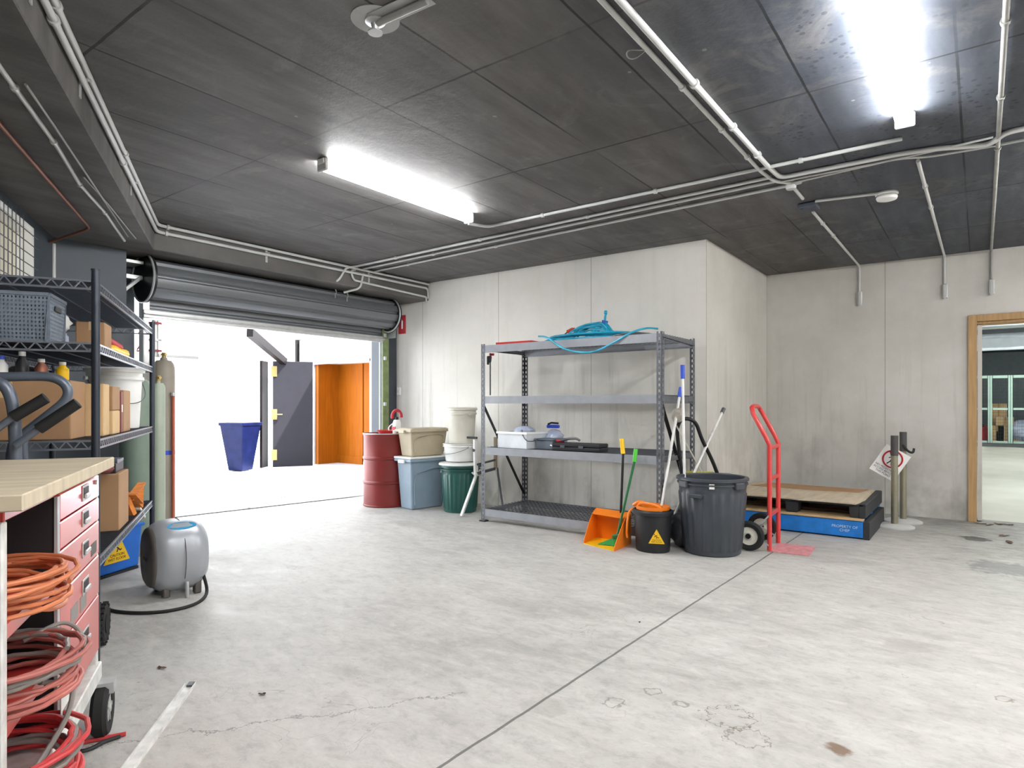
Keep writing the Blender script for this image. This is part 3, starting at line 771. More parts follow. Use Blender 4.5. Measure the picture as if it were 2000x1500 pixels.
for u, lb, m_, r_ in ((1914, 'red bundle in the storage cage', 'signRed', .28), (1995, 'blue and white bundle in the storage cage', 'clear', .35)):
    p = onY(u, 800, YG+.4); bundle(lb, (p.x, YG+.45, .01), r_, m_, sz=1.1)

# ------------------------------------------------------------ steel shelving rack (centre)
SX0, SX1, SY0, SY1, SH = -4.19, -2.19, 5.12, 5.90, 1.85
def slotted_post(dx, dy, h, pitch=.05, w=.05):
    g = MB(); th = .0025
    for ax in (0, 1):
        sgn = dx if ax == 0 else dy
        def bx(a0, a1, z0, z1):
            lo, hi = min(sgn*a0, sgn*a1), max(sgn*a0, sgn*a1)
            if ax == 0: g.box((lo, min(0, dy*th), z0), (hi, max(0, dy*th), z1))
            else: g.box((min(0, dx*th), lo, z0), (max(0, dx*th), hi, z1))
        bx(0, w*.36, 0, h); bx(w*.64, w, 0, h)
        z = .0
        while z < h:
            bx(w*.36, w*.64, z, min(h, z+pitch*.5)); z += pitch
    return g
rack = thing('shelving_rack', 'tall grey steel shelving rack standing against the pale wall', 'shelf', (SX0, SY0, 0))
W, D = SX1-SX0, SY1-SY0
for (x, y, dx, dy) in ((0, 0, 1, 1), (W, 0, -1, 1), (0, D, 1, -1), (W, D, -1, -1)):
    g = slotted_post(dx, dy, SH); o = g.build('post', 'post', rack); o.location = (x, y, 0)
for zt_ in (1.835, 1.305, .775, .135):
    for y in (0, D):
        s_ = 1 if y == 0 else -1
        g = MB().box((.004, y+s_*.003-.001, zt_-.075), (W-.004, y+s_*.003+.001, zt_)).box((.004, min(y+s_*.003, y+s_*.04), zt_-.012), (W-.004, max(y+s_*.003, y+s_*.04), zt_-.01))
        g.box((.004, min(y+s_*.003, y+s_*.03), zt_-.075), (W-.004, max(y+s_*.003, y+s_*.03), zt_-.072))
        g.build('shelf_beam', 'beam', rack, .0)
    for x in (0, W):
        s_ = 1 if x == 0 else -1
        MB().box((min(x+s_*.004, x+s_*.008), .01, zt_-.055), (max(x+s_*.004, x+s_*.008), D-.01, zt_-.012)).build('side_beam', 'post', rack)
    g = MB(); n = 40
    for i in range(1, n): g.bar((W*i/n, .02, zt_-.008), (W*i/n, D-.02, zt_-.008), .005)
    for i in range(0, 13): g.bar((.01, .03+(D-.06)*i/12, zt_-.003), (W-.01, .03+(D-.06)*i/12, zt_-.003), .005)
    g.build('wire_deck', 'wire', rack)
for x in (.012, W-.012):
    MB().bar((x, .02, 1.22), (x, D-.02, .20), .035, .004).build('diagonal_brace', 'blackmetal', rack)
    MB().bar((x, .02, 1.80), (x, D-.02, 1.78), .03, .004).build('top_brace', 'blackmetal', rack)
for (x, y) in ((.02, .02), (W-.02, .02), (.02, D-.02), (W-.02, D-.02)):
    MB().box((x-.035, y-.035, 0), (x+.035, y+.035, .012)).build('foot', 'black', rack)
def rk(u, v, yy):                                # point on the rack's depth plane
    return onY(u, v, yy)
# things on the top shelf
ZT = 1.8365
def coil(rx, ry, turns, h, r, z0=0, n=40, jit=.012, seed=1, tilt=0, squash=0):
    rnd = random.Random(seed); pts = []
    for i in range(turns*n+1):
        a = 2*pi*i/n; k = 1+rnd.uniform(-1, 1)*jit*.3 + jit*math.sin(a*.37+seed) + jit*1.5*math.sin(a*.143+seed*2)
        z = z0+r + h*(.5-.5*math.cos(i/(turns*n)*pi*turns*.9+seed))*.9
        pts.append(Vector((rx*k*math.cos(a), ry*k*math.sin(a), z+tilt*math.sin(a+squash))))
    return pts
hc = onZ(1150, 652, ZT+.03); hc.y = 5.42; hc.x = rk(1150, 652, 5.42).x
t = thing('hose', 'coiled bright cyan air hose lying on top of the shelving rack', 'hose', (hc.x, hc.y, ZT+.002))
g = MB()
g.tube(coil(.40, .19, 6, .05, .010, seed=2, jit=.06), .010, 8)
rnd = random.Random(21)
for k_ in range(11):
    j_ = lambda q: rnd.uniform(-q, q)
    pk = .10+.08*rnd.random()
    g.tube(smooth([(-.26+j_(.06), j_(.08), .012), (-.12+j_(.05), j_(.06), pk*.75), (.04+j_(.05), j_(.05), pk), (.16+j_(.04), j_(.05), pk*.85), (.29+j_(.05), j_(.08), .012)], 8), .0095, 8)
for k_ in range(5):
    j_ = lambda q: rnd.uniform(-q, q)
    g.tube(smooth([(.02+j_(.06), -.10+j_(.04), .012), (.10+j_(.03), -.04, .09+j_(.02)), (.17, 0, .165), (.24+j_(.04), -.03, .10), (.30+j_(.05), -.08+j_(.05), .012)], 8), .0095, 8)
for k_ in range(4): g.tube(smooth([(-.42-.02*k_, -.14+.05*k_, .012), (-.30, -.16+.04*k_, .03+.01*k_), (-.05, -.15+.03*k_, .02), (.1, -.12, .015)], 6), .0095, 8)
g.tube(smooth([(.0, -.10, .02), (.08, -.05, .09), (.15, .0, .14), (.17, .01, .18)], 6), .009, 8)
g.build('coil', 'tealhose', t)
def loc(p, base): return Vector(p)-Vector(base)
base = (hc.x, hc.y, ZT+.002)
yf = SY0-.02
dr = [rk(1052, 657, yf+.06), rk(1070, 660, yf), rk(1100, 680, yf-.01), rk(1135, 688, yf-.01), rk(1165, 685, yf-.01), rk(1200, 668, yf), rk(1232, 650, yf+.03), rk(1262, 641, yf+.12), rk(1285, 642, yf+.2)]
for p_ in dr:
    pass
MB().tube(smooth([loc(p_, base) for p_ in dr], 8), .009, 8).build('drooping_loop', 'tealhose', t)
MB().tube([(.17, .01, .17), (.175, .01, .23), (.185, .0, .25)], .012, 8).tube([(.185, .0, .25), (.18, .01, .28)], .016, 8).build('tied_end', 'tealhose', t)
MB().cyl((.165, .01, .15), (.175, .01, .19), .03, n=12).build('tie', mat('blue_tie', '2a5ba8', .5), t)
g = MB().tube(smooth([(-.42, .02, .02), (-.33, .05, .08), (-.27, .06, .12)], 6), .006, 8)
g.build('lead', 'black', t)
MB().cyl((-.28, .06, .115), (-.22, .065, .145), .02, .015, n=12).cyl((-.22, .065, .145), (-.20, .066, .15), .006).build('plug', mat('orange_red_plug', 'c8452c', .4), t)
p = rk(1010, 668, 5.35)
t = thing('plastic_tray', 'flat red plastic tray on the left of the top shelf', 'tray', (p.x, 5.42, ZT+.002), .05)
MB().box((-.22, -.15, 0), (.22, .15, .012)).build('base', 'red', t, .003); g = MB()
for a_, b_ in (((-.22, -.15), (.22, -.14)), ((-.22, .14), (.22, .15)), ((-.22, -.15), (-.21, .15)), ((.21, -.15), (.22, .15))): g.box((a_[0], a_[1], .012), (b_[0], b_[1], .034))
g.build('rim', 'red', t)
t = thing('metal_sheet', 'bent grey sheet lying under the cyan hose', 'sheet', (rk(1235, 650, 5.4).x, 5.42, ZT+.0015))
g = MB()
vs = []; nn = 12
for j in (-.24, .24):
    for i in range(nn+1):
        x = -.36+.62*i/nn; z = .004+.03*math.exp(-((x-.1)/.16)**2)
        vs.append((x, j, max(0, z-.004)))
vs += [(a_, b_, c_+.003) for a_, b_, c_ in vs]; k = nn+1
g.add(vs, [(i, i+1, k+i+1, k+i) for i in range(nn)]+[(2*k+i, 2*k+k+i, 2*k+k+i+1, 2*k+i+1) for i in range(nn)]+[(i, 2*k+i, 2*k+i+1, i+1) for i in range(nn)]+[(k+i, k+i+1, 3*k+i+1, 3*k+i) for i in range(nn)]+[(0, k, 3*k, 2*k), (nn, 2*k+nn, 3*k+nn, k+nn)])
g.build('sheet', 'beam', t); 
# bar clamp hanging at the left post
p = rk(961, 690, SY0+.09)
t = thing('bar_clamp', 'black bar clamp with red pad hanging from the top shelf beam', 'clamp', (p.x, SY0+.06, 1.757))
MB().box((-.006, -.004, -.44), (.006, .004, -.0)).build('bar', 'wire', t); MB().box((-.04, -.014, -.10), (.015, .014, -.03), .01, 0).cyl((-.03, 0, -.12), (-.03, 0, -.04), .013).build('jaw', 'black', t, .005)
MB().box((-.005, -.012, -.028), (.045, .012, -.005)).build('red_pad', 'signRed', t, .003)
# middle shelf things
ZM = .7765
p = onY(1015, 860, 5.28)
t = thing('storage_tub', 'low white rectangular tub on the lower middle shelf', 'tub', (p.x+.02, 5.36, ZM), -.12)
w_, l_, h_ = .40, .42, .165
g = MB(); e_ = .006
g.box((-w_/2, -l_/2, 0), (w_/2, l_/2, .006))
for a_, b_ in (((-w_/2, -l_/2), (w_/2, -l_/2+e_)), ((-w_/2, l_/2-e_), (w_/2, l_/2)), ((-w_/2, -l_/2), (-w_/2+e_, l_/2)), ((w_/2-e_, -l_/2), (w_/2, l_/2))): g.box((a_[0], a_[1], 0), (b_[0], b_[1], h_))
g.build('body', mat('pale_grey_tub', 'cfd4da', .45), t, .003)
g = MB()
for a_, b_ in (((-w_/2-.012, -l_/2-.012), (w_/2+.012, -l_/2)), ((-w_/2-.012, l_/2), (w_/2+.012, l_/2+.012)), ((-w_/2-.012, -l_/2), (-w_/2, l_/2)), ((w_/2, -l_/2), (w_/2+.012, l_/2))): g.box((a_[0], a_[1], h_-.02), (b_[0], b_[1], h_+.002))
g.build('rim', 'white', t)
tx = p.x+.02
def blob(name, label, cat, loc_, r, m, sz=.6, grp=None):
    o = bundle(label, loc_, r, m, name, cat, sz)
    if grp: o['group'] = grp
    return o
blob('plastic_bag', 'crumpled clear bag with blue print on the left of the white tub', 'bag', (tx-.02, 5.36, ZM+.10), .11, 'clear', .55)
blob('plastic_bag', 'crumpled clear bag on the right of the white tub', 'bag', (tx+.26, 5.50, ZM+.002), .10, 'clear', .95)
t = thing('spray_gun', 'blue and black spray tool lying above the clear bag', 'tool', (tx+.26, 5.48, ZM+.20), .1)
MB().box((-.07, -.02, 0), (.07, .02, .035)).build('body', 'blueGrip', t, .008); MB().tube([(-.06, 0, .04), (-.02, 0, .055), (.06, 0, .05)], .01, 8).build('trigger_bar', 'black', t)
t = thing('cable', 'thin black cable draped over the white tub side', 'cable', (tx+.10, 5.12+.02, ZM+.13))
MB().tube(smooth([(0.0, .012, .06), (.03, -.01, .0), (.08, -.016, -.045), (.14, -.01, -.05), (.2, .01, -.03)], 6), .004, 6).build('cord', 'black', t)
t = thing('grey_tray', 'slate grey tray beside the white tub on the lower middle shelf', 'tray', (tx+.34, 5.33, ZM), -.1)
MB().box((-.11, -.12, 0), (.11, .12, .09), .01, .01).build('body', mat('slate_plastic', '6e7784', .5), t, .005); MB().box((-.125, -.135, .09), (.125, .135, .105)).build('lid', mat('slate_plastic_lid', '5c646f', .5), t, .004)
p = onY(1130, 872, 5.22)
t = thing('tool_case', 'long flat black tool case near the edge of the lower middle shelf', 'case', (p.x, 5.24, ZM), .02)
MB().box((-.26, -.09, 0), (.26, .09, .038)).build('base', 'black', t, .01, seg=2); MB().box((-.26, -.09, .04), (.26, .09, .075)).build('lid', 'black', t, .01, seg=2)
MB().box((.04, -.098, .03), (.09, -.09, .055)).box((-.16, -.098, .03), (-.11, -.09, .055)).build('latch', 'wire', t)
MB().tube([(-.27, -.05, .04), (-.30, -.04, .045), (-.30, .04, .045), (-.27, .05, .04)], .008, 6).build('handle', 'galv', t)
t = thing('hand_tool', 'red and tan hand tool lying on the black tool case', 'tool', (p.x-.13, 5.24, ZM+.0755), .1)
MB().tube(smooth([(-.12, 0, .012), (-.06, .0, .02), (.0, .0, .035), (.08, .01, .04), (.12, .01, .02)], 5), .011, 8).build('jaw', 'wire', t)
MB().tube(smooth([(-.12, 0, .012), (-.09, .0, .014), (-.05, .02, .014)], 5), .014, 8).build('red_handle', 'signRed', t); MB().tube(smooth([(-.02, .02, .03), (.04, .02, .045), (.09, .03, .04)], 5), .013, 8).build('tan_handle', 'rope', t)

# ------------------------------------------------------------ drum, totes, bins by the roller door
dr_c = atD(755, 0, 7.72); dr_c.z = 0
t = thing('oil_drum', 'dark red steel oil drum beside the roller door', 'drum', (dr_c.x, dr_c.y, 0))
R0, H0 = .275, .87
pr = [(R0-.01, 0), (R0+.006, .006), (R0+.006, .018), (R0, .024)]
for zz in (H0/3, 2*H0/3): pr += [(R0, zz-.022), (R0+.012, zz-.008), (R0+.012, zz+.008), (R0, zz+.022)]
pr += [(R0, H0-.03), (R0+.006, H0-.02), (R0+.006, H0-.002), (R0-.004, H0), (R0-.012, H0-.018), (.0001, H0-.018)]
MB().lathe(pr, 48).build('body', 'drum', t)
MB().lathe([(R0+.003, H0-.006), (R0+.010, H0-.004), (R0+.010, H0+.004), (R0+.002, H0+.006)], 48).build('rim', 'galv', t)
MB().cyl((.12, -.1, H0-.018), (.12, -.1, H0-.002), .03).build('bung', 'galv', t)
g = MB().lathe([(R0+.0015, .36), (R0+.0015, .5)], 48); 
# paper label patch on the drum facing the yard
lab = MB(); vs = []; 
for i in range(6):
    a = math.radians(222+i*5); vs += [((R0+.002)*math.cos(a), (R0+.002)*math.sin(a), .40), ((R0+.002)*math.cos(a), (R0+.002)*math.sin(a), .53)]
lab.add(vs, [(2*i, 2*i+2, 2*i+3, 2*i+1) for i in range(5)], True); lab.build('paper_label', 'offwhite', t)
t = thing('fuel_funnel', 'shallow red dish standing on top of the dark red drum', 'dish', (dr_c.x+.02, dr_c.y+.0, H0-.017))
MB().lathe([(.09, 0), (.13, .05), (.135, .055), (.12, .05), (.08, .008), (.0001, .008)], 28).build('dish', 'red', t)
MB().tube(smooth([(.04, 0, .01), (.02, 0, .08), (.08, 0, .13)], 5), .008, 8).build('spout', 'galv', t)
pp = atD(775, 0, 7.60); pp.z = H0-.015
t = thing('spray_can', 'white can with red carrying loop standing on the oil drum', 'can', pp)
MB().lathe([(.045, 0), (.05, .01), (.05, .14), (.035, .18), (.0001, .185)], 24).build('body', 'white', t)
lp = RT
MB().tube([lp*(math.cos(a)*.055)+Vector((0, 0, .22+math.sin(a)*.075)) for a in [pi*i/14-.15 for i in range(17)]], .018, 8).build('carrying_loop', 'signRed', t)
MB().box((-.03, -.056, .06), (.03, -.047, .10)).build('label', 'signRed', t); MB().cyl((0, 0, .18), (0, 0, .215), .02).build('nozzle', 'black', t)
pp = onY(786, 634, YB-.002)
t = thing('wall_sign', 'small red fire sign on the pale wall beside the rolled door', 'sign', pp)
MB().box((-.065, -.012, -.125), (.065, 0, .125)).build('plate', 'signRed', t, .002); 
MB().cyl((.01, -.014, -.06), (.01, -.014, .05), .012, n=10).tube([(.01, -.014, .05), (-.01, -.014, .08), (-.03, -.014, .03)], .004, 6).build('pictogram', 'white', t)
for k, u in enumerate((767, 781)):
    pp = onY(u, 764, YB-.001)
    t = thing('wall_switch', ['left white switch box on the wall above the drum', 'right white switch box on the wall above the drum'][k], 'switch', pp, group='white switch boxes')
    MB().box((-.035, -.03, -.055), (.035, 0, .055)).build('box', 'white', t, .005); MB().box((-.01, -.036, -.02), (.01, -.03, .02)).build('rocker', 'conduit', t, .002)
# totes
def tote(label, loc_, rz, w_, l_, h_, m, lidm=None, grp=None, up=True):
    t = thing('storage_tote', label, 'tote', loc_, rz, grp)
    tp = .035
    MB().box((0, 0, 0), (w_, l_, h_), tp, tp).build('body', m, t, .02, seg=3)
    MB().box((-.022, -.022, h_-.045), (w_+.022, l_+.022, h_-.012)).build('rim', m, t, .008, seg=2)
    for yy in (-.045, l_+.022):
        MB().box((w_*.3, yy, h_-.06), (w_*.7, yy+.023, h_-.02)).build('handle', 'white' if m != 'beige' else m, t, .006)
    # raised panel line on the long side
    g = MB().tube(smooth([(w_+.003-.01, .06, .06), (w_+.003-.005, .06, h_*.62), (w_+.003, l_*.35, h_*.74), (w_+.003, l_-.08, h_*.74), (w_-.01, l_-.08, .06)], 6), .006, 6)
    g.build('moulded_rib', m, t)
    if lidm: MB().box((-.025, -.025, h_-.01), (w_+.025, l_+.025, h_+.012)).build('lid', lidm, t, .006)
    return t
c0 = onZ(803, 998); ang = math.radians(80-90)
xax = Vector((math.cos(ang), math.sin(ang), 0))
b0 = c0 - xax*.30
tote('slate blue storage tote under the beige one', (b0.x, b0.y, 0), ang, .30, .52, .60, 'blueGrey', 'white')
tote('beige storage tote stacked on the slate blue tote', (b0.x+.0, b0.y+.01, .6135), ang, .29, .53, .33, 'beige', None)
# green bin + pails
gb = atD(899, 0, 7.26); gb.z = 0
def ribbed_bin(name, label, loc_, rb, rt, h_, m, cat='bin', n=96, ribs=24, rim=.03, base_label=None):
    t = thing(name, label, cat, loc_)
    pr = [(rb-.01, 0), (rb, .01), (rb+(rt-rb)*.04, .04), (rb+(rt-rb)*.05, .045), (rb+(rt-rb)*.82, h_*.80), (rb+(rt-rb)*.84, h_*.815), (rt*.99, h_-.07)]
    th = .008
    inner = [(rt-.02, h_-.002), (rt*.97-th, h_-.06), (rb+(rt-rb)*.4-th, h_*.4), (rb-th, .02), (.0001, .02)]
    MB().lathe(pr+[(rt, h_-.06), (rt, h_-.002)]+inner, n, rib=(ribs*2, .034, .042, h_*.805)).build('body', m, t)
    MB().lathe([(rt-.004, h_-.055), (rt+rim*.6, h_-.05), (rt+rim*.6, h_-.04), (rt+.004, h_-.035)], n).build('lower_rim', m, t)
    MB().lathe([(rt-.006, h_-.022), (rt+rim, h_-.018), (rt+rim, h_-.002), (rt+rim-.006, h_+.004), (rt-.014, h_+.004), (rt-.02, h_-.01)], n).build('upper_rim', m, t)
    return t
t = ribbed_bin('ribbed_bin', 'bottle green ribbed bin under two white pails', gb, .185, .215, .53, 'binGreen')
for sgn in (-1, 1):
    MB().tube(smooth([(sgn*.225, -.06, .46), (sgn*.26, -.04, .43), (sgn*.26, .04, .43), (sgn*.225, .06, .46)], 5), .01, 8).build('handle', 'white', t)
MB().lathe([(.245, .532), (.25, .54), (.24, .556), (.05, .575), (.0001, .575)], 40).build('lid', 'white', t)
def pail(label, loc_, r, h_, m='offwhite', lid=True, grp=None, hang=True, face=-1.9):
    t = thing('plastic_pail', label, 'pail', loc_, 0, grp)
    MB().lathe([(r*.86, 0), (r*.88, .006), (r*.98, h_*.82), (r*1.05, h_*.82), (r*1.05, h_*.87), (r, h_*.88), (r*1.0, h_*.94), (r*1.06, h_*.945), (r*1.06, h_*.98), (r*.99, h_), (r*.9, h_*.97), (r*.82, .02), (.0001, .02)], 40).build('body', m, t)
    if lid: MB().lathe([(r*1.09, h_*.95), (r*1.1, h_*1.0), (r*1.04, h_*1.025), (r*.9, h_*1.0), (.0001, h_*1.0)], 40).build('lid', m, t)
    c_, s_ = math.cos(face), math.sin(face)
    def q(a, z): return Vector((r*1.09*math.cos(a), r*1.09*math.sin(a), z))
    pts = [q(face-pi/2+pi*i/14, h_*.84 - h_*.42*math.sin(pi*i/14)**.8) for i in range(15)]
    if hang: MB().tube(smooth(pts, 3), .003, 6).build('wire_handle', 'wire', t)
    for a in (face-pi/2, face+pi/2): MB().cyl(q(a, h_*.84)*1.0, q(a, h_*.84)+Vector((math.cos(a)*.015, math.sin(a)*.015, 0)), .014, n=10).build('handle_boss', m, t)
    return t
pail('lower stained white pail standing on the green bin', (gb.x, gb.y, .576), .19, .20, 'white', False, 'white pails on the green bin')
pail('upper stained white pail with brown patch, topmost of its stack', (gb.x+.02, gb.y, .777), .165, .40, 'offwhite', True, 'white pails on the green bin', hang=False)
# folding trestle
f1 = onZ(901, 1010); f2 = onZ(992, 1000); f2b = onZ(985, 985)
t = thing('work_stand', 'white and grey folding work stand straddling behind the left rack post', 'stand', f1)
hd_ = Vector(atD(931, 925, 7.05))-f1; hd2 = Vector(atD(968, 915, 7.25))-f1
top_ = Vector(atD(926, 852, 7.02))-f1
MB().bar((0, 0, 0.01), hd_, .03, .022).build('leg', 'alu', t); MB().bar(f2-f1+Vector((-.02, .02, .01)), hd2, .028, .02).build('leg', 'alu', t)
bk1 = Vector((f1.x-.05, f1.y+.42, 0))-f1
MB().bar(bk1, hd_+Vector((0, .08, -.02)), .025, .02).build('leg', 'alu', t); MB().bar(Vector((.42, .22, 0)), hd2+Vector((0, .03, .0)), .02, .02).build('leg', 'wire', t)
MB().bar(hd_+Vector((-.01, 0, -.02)), hd_+Vector((-.02, -.0, .38)), .055, .03).build('panel', 'white', t, .004)
MB().cyl(hd_+Vector((-.02, -.03, .26)), hd_+Vector((-.02, -.017, .26)), .018).cyl(hd_+Vector((-.12, -.02, .40)), hd_+Vector((.02, -.02, .40)), .012).build('clamp_knob', 'black', t)
MB().bar(hd_, hd2, .02, .03).bar(hd_+Vector((0, 0, .1)), hd2+Vector((0, 0, .1)), .02, .02).build('cross_rail', 'wire', t)
MB().bar(hd2, hd2+Vector((0, 0, .36)), .04, .02).build('mast', mat('tan_mast', 'a99c86', .6), t)

# ------------------------------------------------------------ cleaning gear right of the rack
BB = atD(1391, 0, 5.25); BB.z = 0
t = ribbed_bin('rubbish_bin', 'large charcoal ribbed bin in front of the rack corner', BB, .225, .272, .62, 'bin', ribs=22, rim=.018)
for ang_ in (-2.15, -.42, 1.0, 2.5):
    o = MB().box((.262, -.05, .545), (.296, .05, .60)).build('handle', 'bin', t, .008, seg=2); o.rotation_euler = (0, 0, ang_)
o = MB().box((.255, -.06, .47), (.288, .06, .505)).build('lower_handle', 'bin', t, .008, seg=2); o.rotation_euler = (0, 0, -1.72)
o = MB().box((.272, -.02, .55), (.279, .02, .59)).build('white_tag', 'white', t); o.rotation_euler = (0, 0, -1.25)
blob('bin_bag', 'crumpled grey bag filling the large charcoal bin', 'bag', (BB.x+.08, BB.y+.02, .30), .165, 'clear', .9)
# bucket
KB = atD(1275, 0, 5.30); KB.z = 0
t = thing('mop_bucket', 'small black mop bucket with orange wringer and warning triangle', 'bucket', KB)
MB().lathe([(.135, 0), (.14, .01), (.152, .30), (.168, .305), (.17, .33), (.158, .345), (.150, .34), (.13, .03), (.0001, .03)], 40, sx=1.02, sy=.9).build('body', 'black', t)
g = MB().lathe([(.10, .335), (.155, .345), (.158, .375), (.10, .365)], 36, sx=.9, sy=.85)
g.tube(smooth([(-.09, -.09, .37), (-.05, -.11, .40), (.05, -.11, .40), (.1, -.07, .37)], 5), .014, 8)
g.build('wringer', 'orange', t)
MB().tube(smooth([(-.15, -.05, .37), (-.10, -.06, .40), (-.04, -.07, .395)], 5), .016, 8).build('wringer_lip', 'orange', t)
MB().tube(smooth([(-.16, -.03, .34), (-.19, -.06, .30), (-.205, -.07, .15), (-.20, -.07, .09)], 5), .010, 8).build('pouring_handle', 'orange', t)
# triangle label towards the viewer
def caution(t, o_, xd, size, ntext, nrm_off=0.0, wet=True, up=(0, 0, 1), curve=None):
    m0 = face_mtx(o_, xd, up)
    tri = []
    cr = [(-.5, -.42), (.5, -.42), (0, .5)]
    g = MB(); g.M = m0; g.prism([(a*size, b*size) for a, b in cr], 0, .0015); g.build('warning_triangle', 'yellow', t, .0)
    g = MB(); g.M = m0
    # slipping figure
    s_ = size
    for (a, b) in (((-.10, .10), (.02, .02)), ((.02, .02), (.10, -.06)), ((.02, .02), (-.02, -.10)), ((-.06, .07), (-.14, .0)), ((-.06, .07), (.04, .12)), ((.10, -.06), (.15, -.02))):
        g.bar((a[0]*s_, a[1]*s_, .002), (b[0]*s_, b[1]*s_, .002), .035*s_, .002)
    g.cyl((-.13*s_, .16*s_, .0015), (-.13*s_, .16*s_, .003), .035*s_, n=12)
    g.build('slipping_figure', mat('warning_print', '5a2416', .6, var=0) if wet else 'ink', t)
    text('CAUTION\nWET FLOOR', size*.12, 'ink', t, m0 @ Matrix.Translation((0, -.25*size, .002)), 'warning_text')
kd = (EYE-KB); kd.z = 0; kd.normalize(); xd = Vector((-kd.y, kd.x, 0))
caution(t, kd*.150+xd*.03+Vector((0, 0, .14)), xd, .13, 0, up=(Vector((0, 0, 1))+kd*.05))
# lobby dustpan
D0 = onZ(1215, 1072); dpan = thing('lobby_dustpan', 'orange lobby dustpan with black pole and yellow grip', 'dustpan', (0, 0, 0))
a0, a1, a2, a3 = onZ(1140, 1062), onZ(1199, 1077), onZ(1232, 1062), onZ(1165, 1050)
ctr = (a0+a1+a2+a3)/4; dpan.location = ctr
q = [p_-ctr for p_ in (a0, a1, a2, a3)]
hb = .27
g = MB(); th = .006
def quadplate(g, p1, p2, p3, p4, n_=None, th=.005):
    p1, p2, p3, p4 = map(Vector, (p1, p2, p3, p4)); nn_ = (p2-p1).cross(p3-p1).normalized()*th
    g.add([p1, p2, p3, p4, p1+nn_, p2+nn_, p3+nn_, p4+nn_], [(0, 3, 2, 1), (4, 5, 6, 7), (0, 1, 5, 4), (1, 2, 6, 5), (2, 3, 7, 6), (3, 0, 4, 7)])
quadplate(g, q[0], q[1], q[2], q[3])
g.build('pan_floor', 'yellow', dpan)
g = MB(); 
bl, br_ = q[3]+Vector((0, 0, 0)), q[2]
lft = q[0]
# curved hood: left side wall, back wall, right wall with arc tops
steps = 8
def hood(pa_, pb_, h0, h1):
    vs = []
    for i in range(steps+1):
        k_ = i/steps; P = pa_.lerp(pb_, k_); hh = h0+(h1-h0)*math.sin(k_*pi/2)
        vs += [P, P+Vector((0, 0, hh))]
    nn_ = (pb_-pa_).cross(Vector((0, 0, 1))).normalized()*.004
    n0 = len(vs); vs += [v_+nn_ for v_ in vs]
    fs = []
    for i in range(steps):
        fs += [(2*i, 2*i+2, 2*i+3, 2*i+1), (n0+2*i, n0+2*i+1, n0+2*i+3, n0+2*i+2), (2*i+1, 2*i+3, n0+2*i+3, n0+2*i+1)]
    fs += [(0, 1, n0+1, n0), (2*steps, n0+2*steps, n0+2*steps+1, 2*steps+1)]
    g.add(vs, fs)
hood(q[0], q[3], .03, hb); hood(q[3], q[2], hb, hb*.98); hood(q[1], q[2], .03, hb)
# sloping hood top
quadplate(g, q[3]+Vector((0, 0, hb)), q[3].lerp(q[0], .35)+Vector((0, 0, hb*.86)), q[2].lerp(q[1], .35)+Vector((0, 0, hb*.86)), q[2]+Vector((0, 0, hb)))
g.build('hood', 'orange', dpan)
top1 = atD(1214, 857, 5.46)-ctr; mid1 = atD(1217, 886, 5.455)-ctr
base1 = q[2].lerp(q[3], .30)+Vector((0, 0, .12))
MB().tube([base1, mid1], .011, 10).build('pole', 'black', dpan)
MB().tube([mid1, top1], .019, 12).build('grip', 'yellow', dpan)
# small broom
bt = thing('lobby_broom', 'green lobby broom with lime grip standing in the orange dustpan', 'broom', (0, 0, 0))
hb0 = onZ(1195, 1064, .012); bt.location = hb0
dB = (hb0-EYE).dot(FW)
g1 = atD(1242, 877, 5.47)-hb0; g2 = atD(1239, 902, 5.465)-hb0; g3 = atD(1206, 1045, dB+.0)-hb0
MB().tube([g3, g2], .011, 10).build('pole', 'green', bt); MB().tube([g2, g1], .018, 12).build('grip', 'lime', bt)
MB().bar(g3+Vector((-.04, -.02, -.02)), g3+Vector((.045, .02, .0)), .035, .04).build('head', 'green', bt, .006)
g = MB(); vs = [g3+Vector((-.04, -.03, -.03)), g3+Vector((.045, .01, -.01)), g3+Vector((.04, .035, -.01)), g3+Vector((-.045, .0, -.03)), Vector((-.12, -.04, -.003)), Vector((.05, -.01, -.003)), Vector((.06, .05, -.003)), Vector((-.10, .03, -.003))]
g.add(vs, [(0, 1, 2, 3), (4, 7, 6, 5), (0, 4, 5, 1), (1, 5, 6, 2), (2, 6, 7, 3), (3, 7, 4, 0)]); g.build('bristles', mat('green_bristles', '2f9a4a', .7, bump=.6, scale=30), bt)
# mops
def mop(label, foot, head, r, m, gripm, griplen=.1, low=None, name='mop', cat='mop', lowm='rope', grp='mops and poles'):
    t = thing(name, label, cat, foot, 0, grp)
    v_ = Vector(head)-Vector(foot); L = v_.length; d_ = v_/L
    MB().tube([Vector((0, 0, 0)), d_*(L-griplen)], r, 10).build('pole', m, t); MB().tube([d_*(L-griplen), v_], r*1.6, 10).build('grip', gripm, t)
    if low: 
        for z0_, c_ in low: MB().tube([d_*z0_, d_*(z0_+.09)], r*1.9, 10).build('joint', c_, t)
    return t, d_, L
fA = Vector((KB.x+.03, KB.y+.0, .09)); 
mop('white mop pole leaning from the black bucket, shorter blue grip', fA, atD(1330, 757, 5.62), .012, 'white', 'blueGrip', .09)
hB = BB+Vector((-.20, .14, .10)); hB = atD(1338, 930, 5.42); hB.z = .30
mop('upright white mop pole with long blue grip standing in the charcoal bin', hB, atD(1333, 713, 5.50), .012, 'white', 'blueGrip', .12)
t_, d_, L_c = mop('grey metal broom pole leaning right past the charcoal bin', Vector((KB.x+.05, KB.y+.12, .10)), atD(1414, 798, 5.95), .012, 'alu', 'wire', .05, name='broom_pole', cat='pole')
pr_ = atD(1325, 812, 5.58)
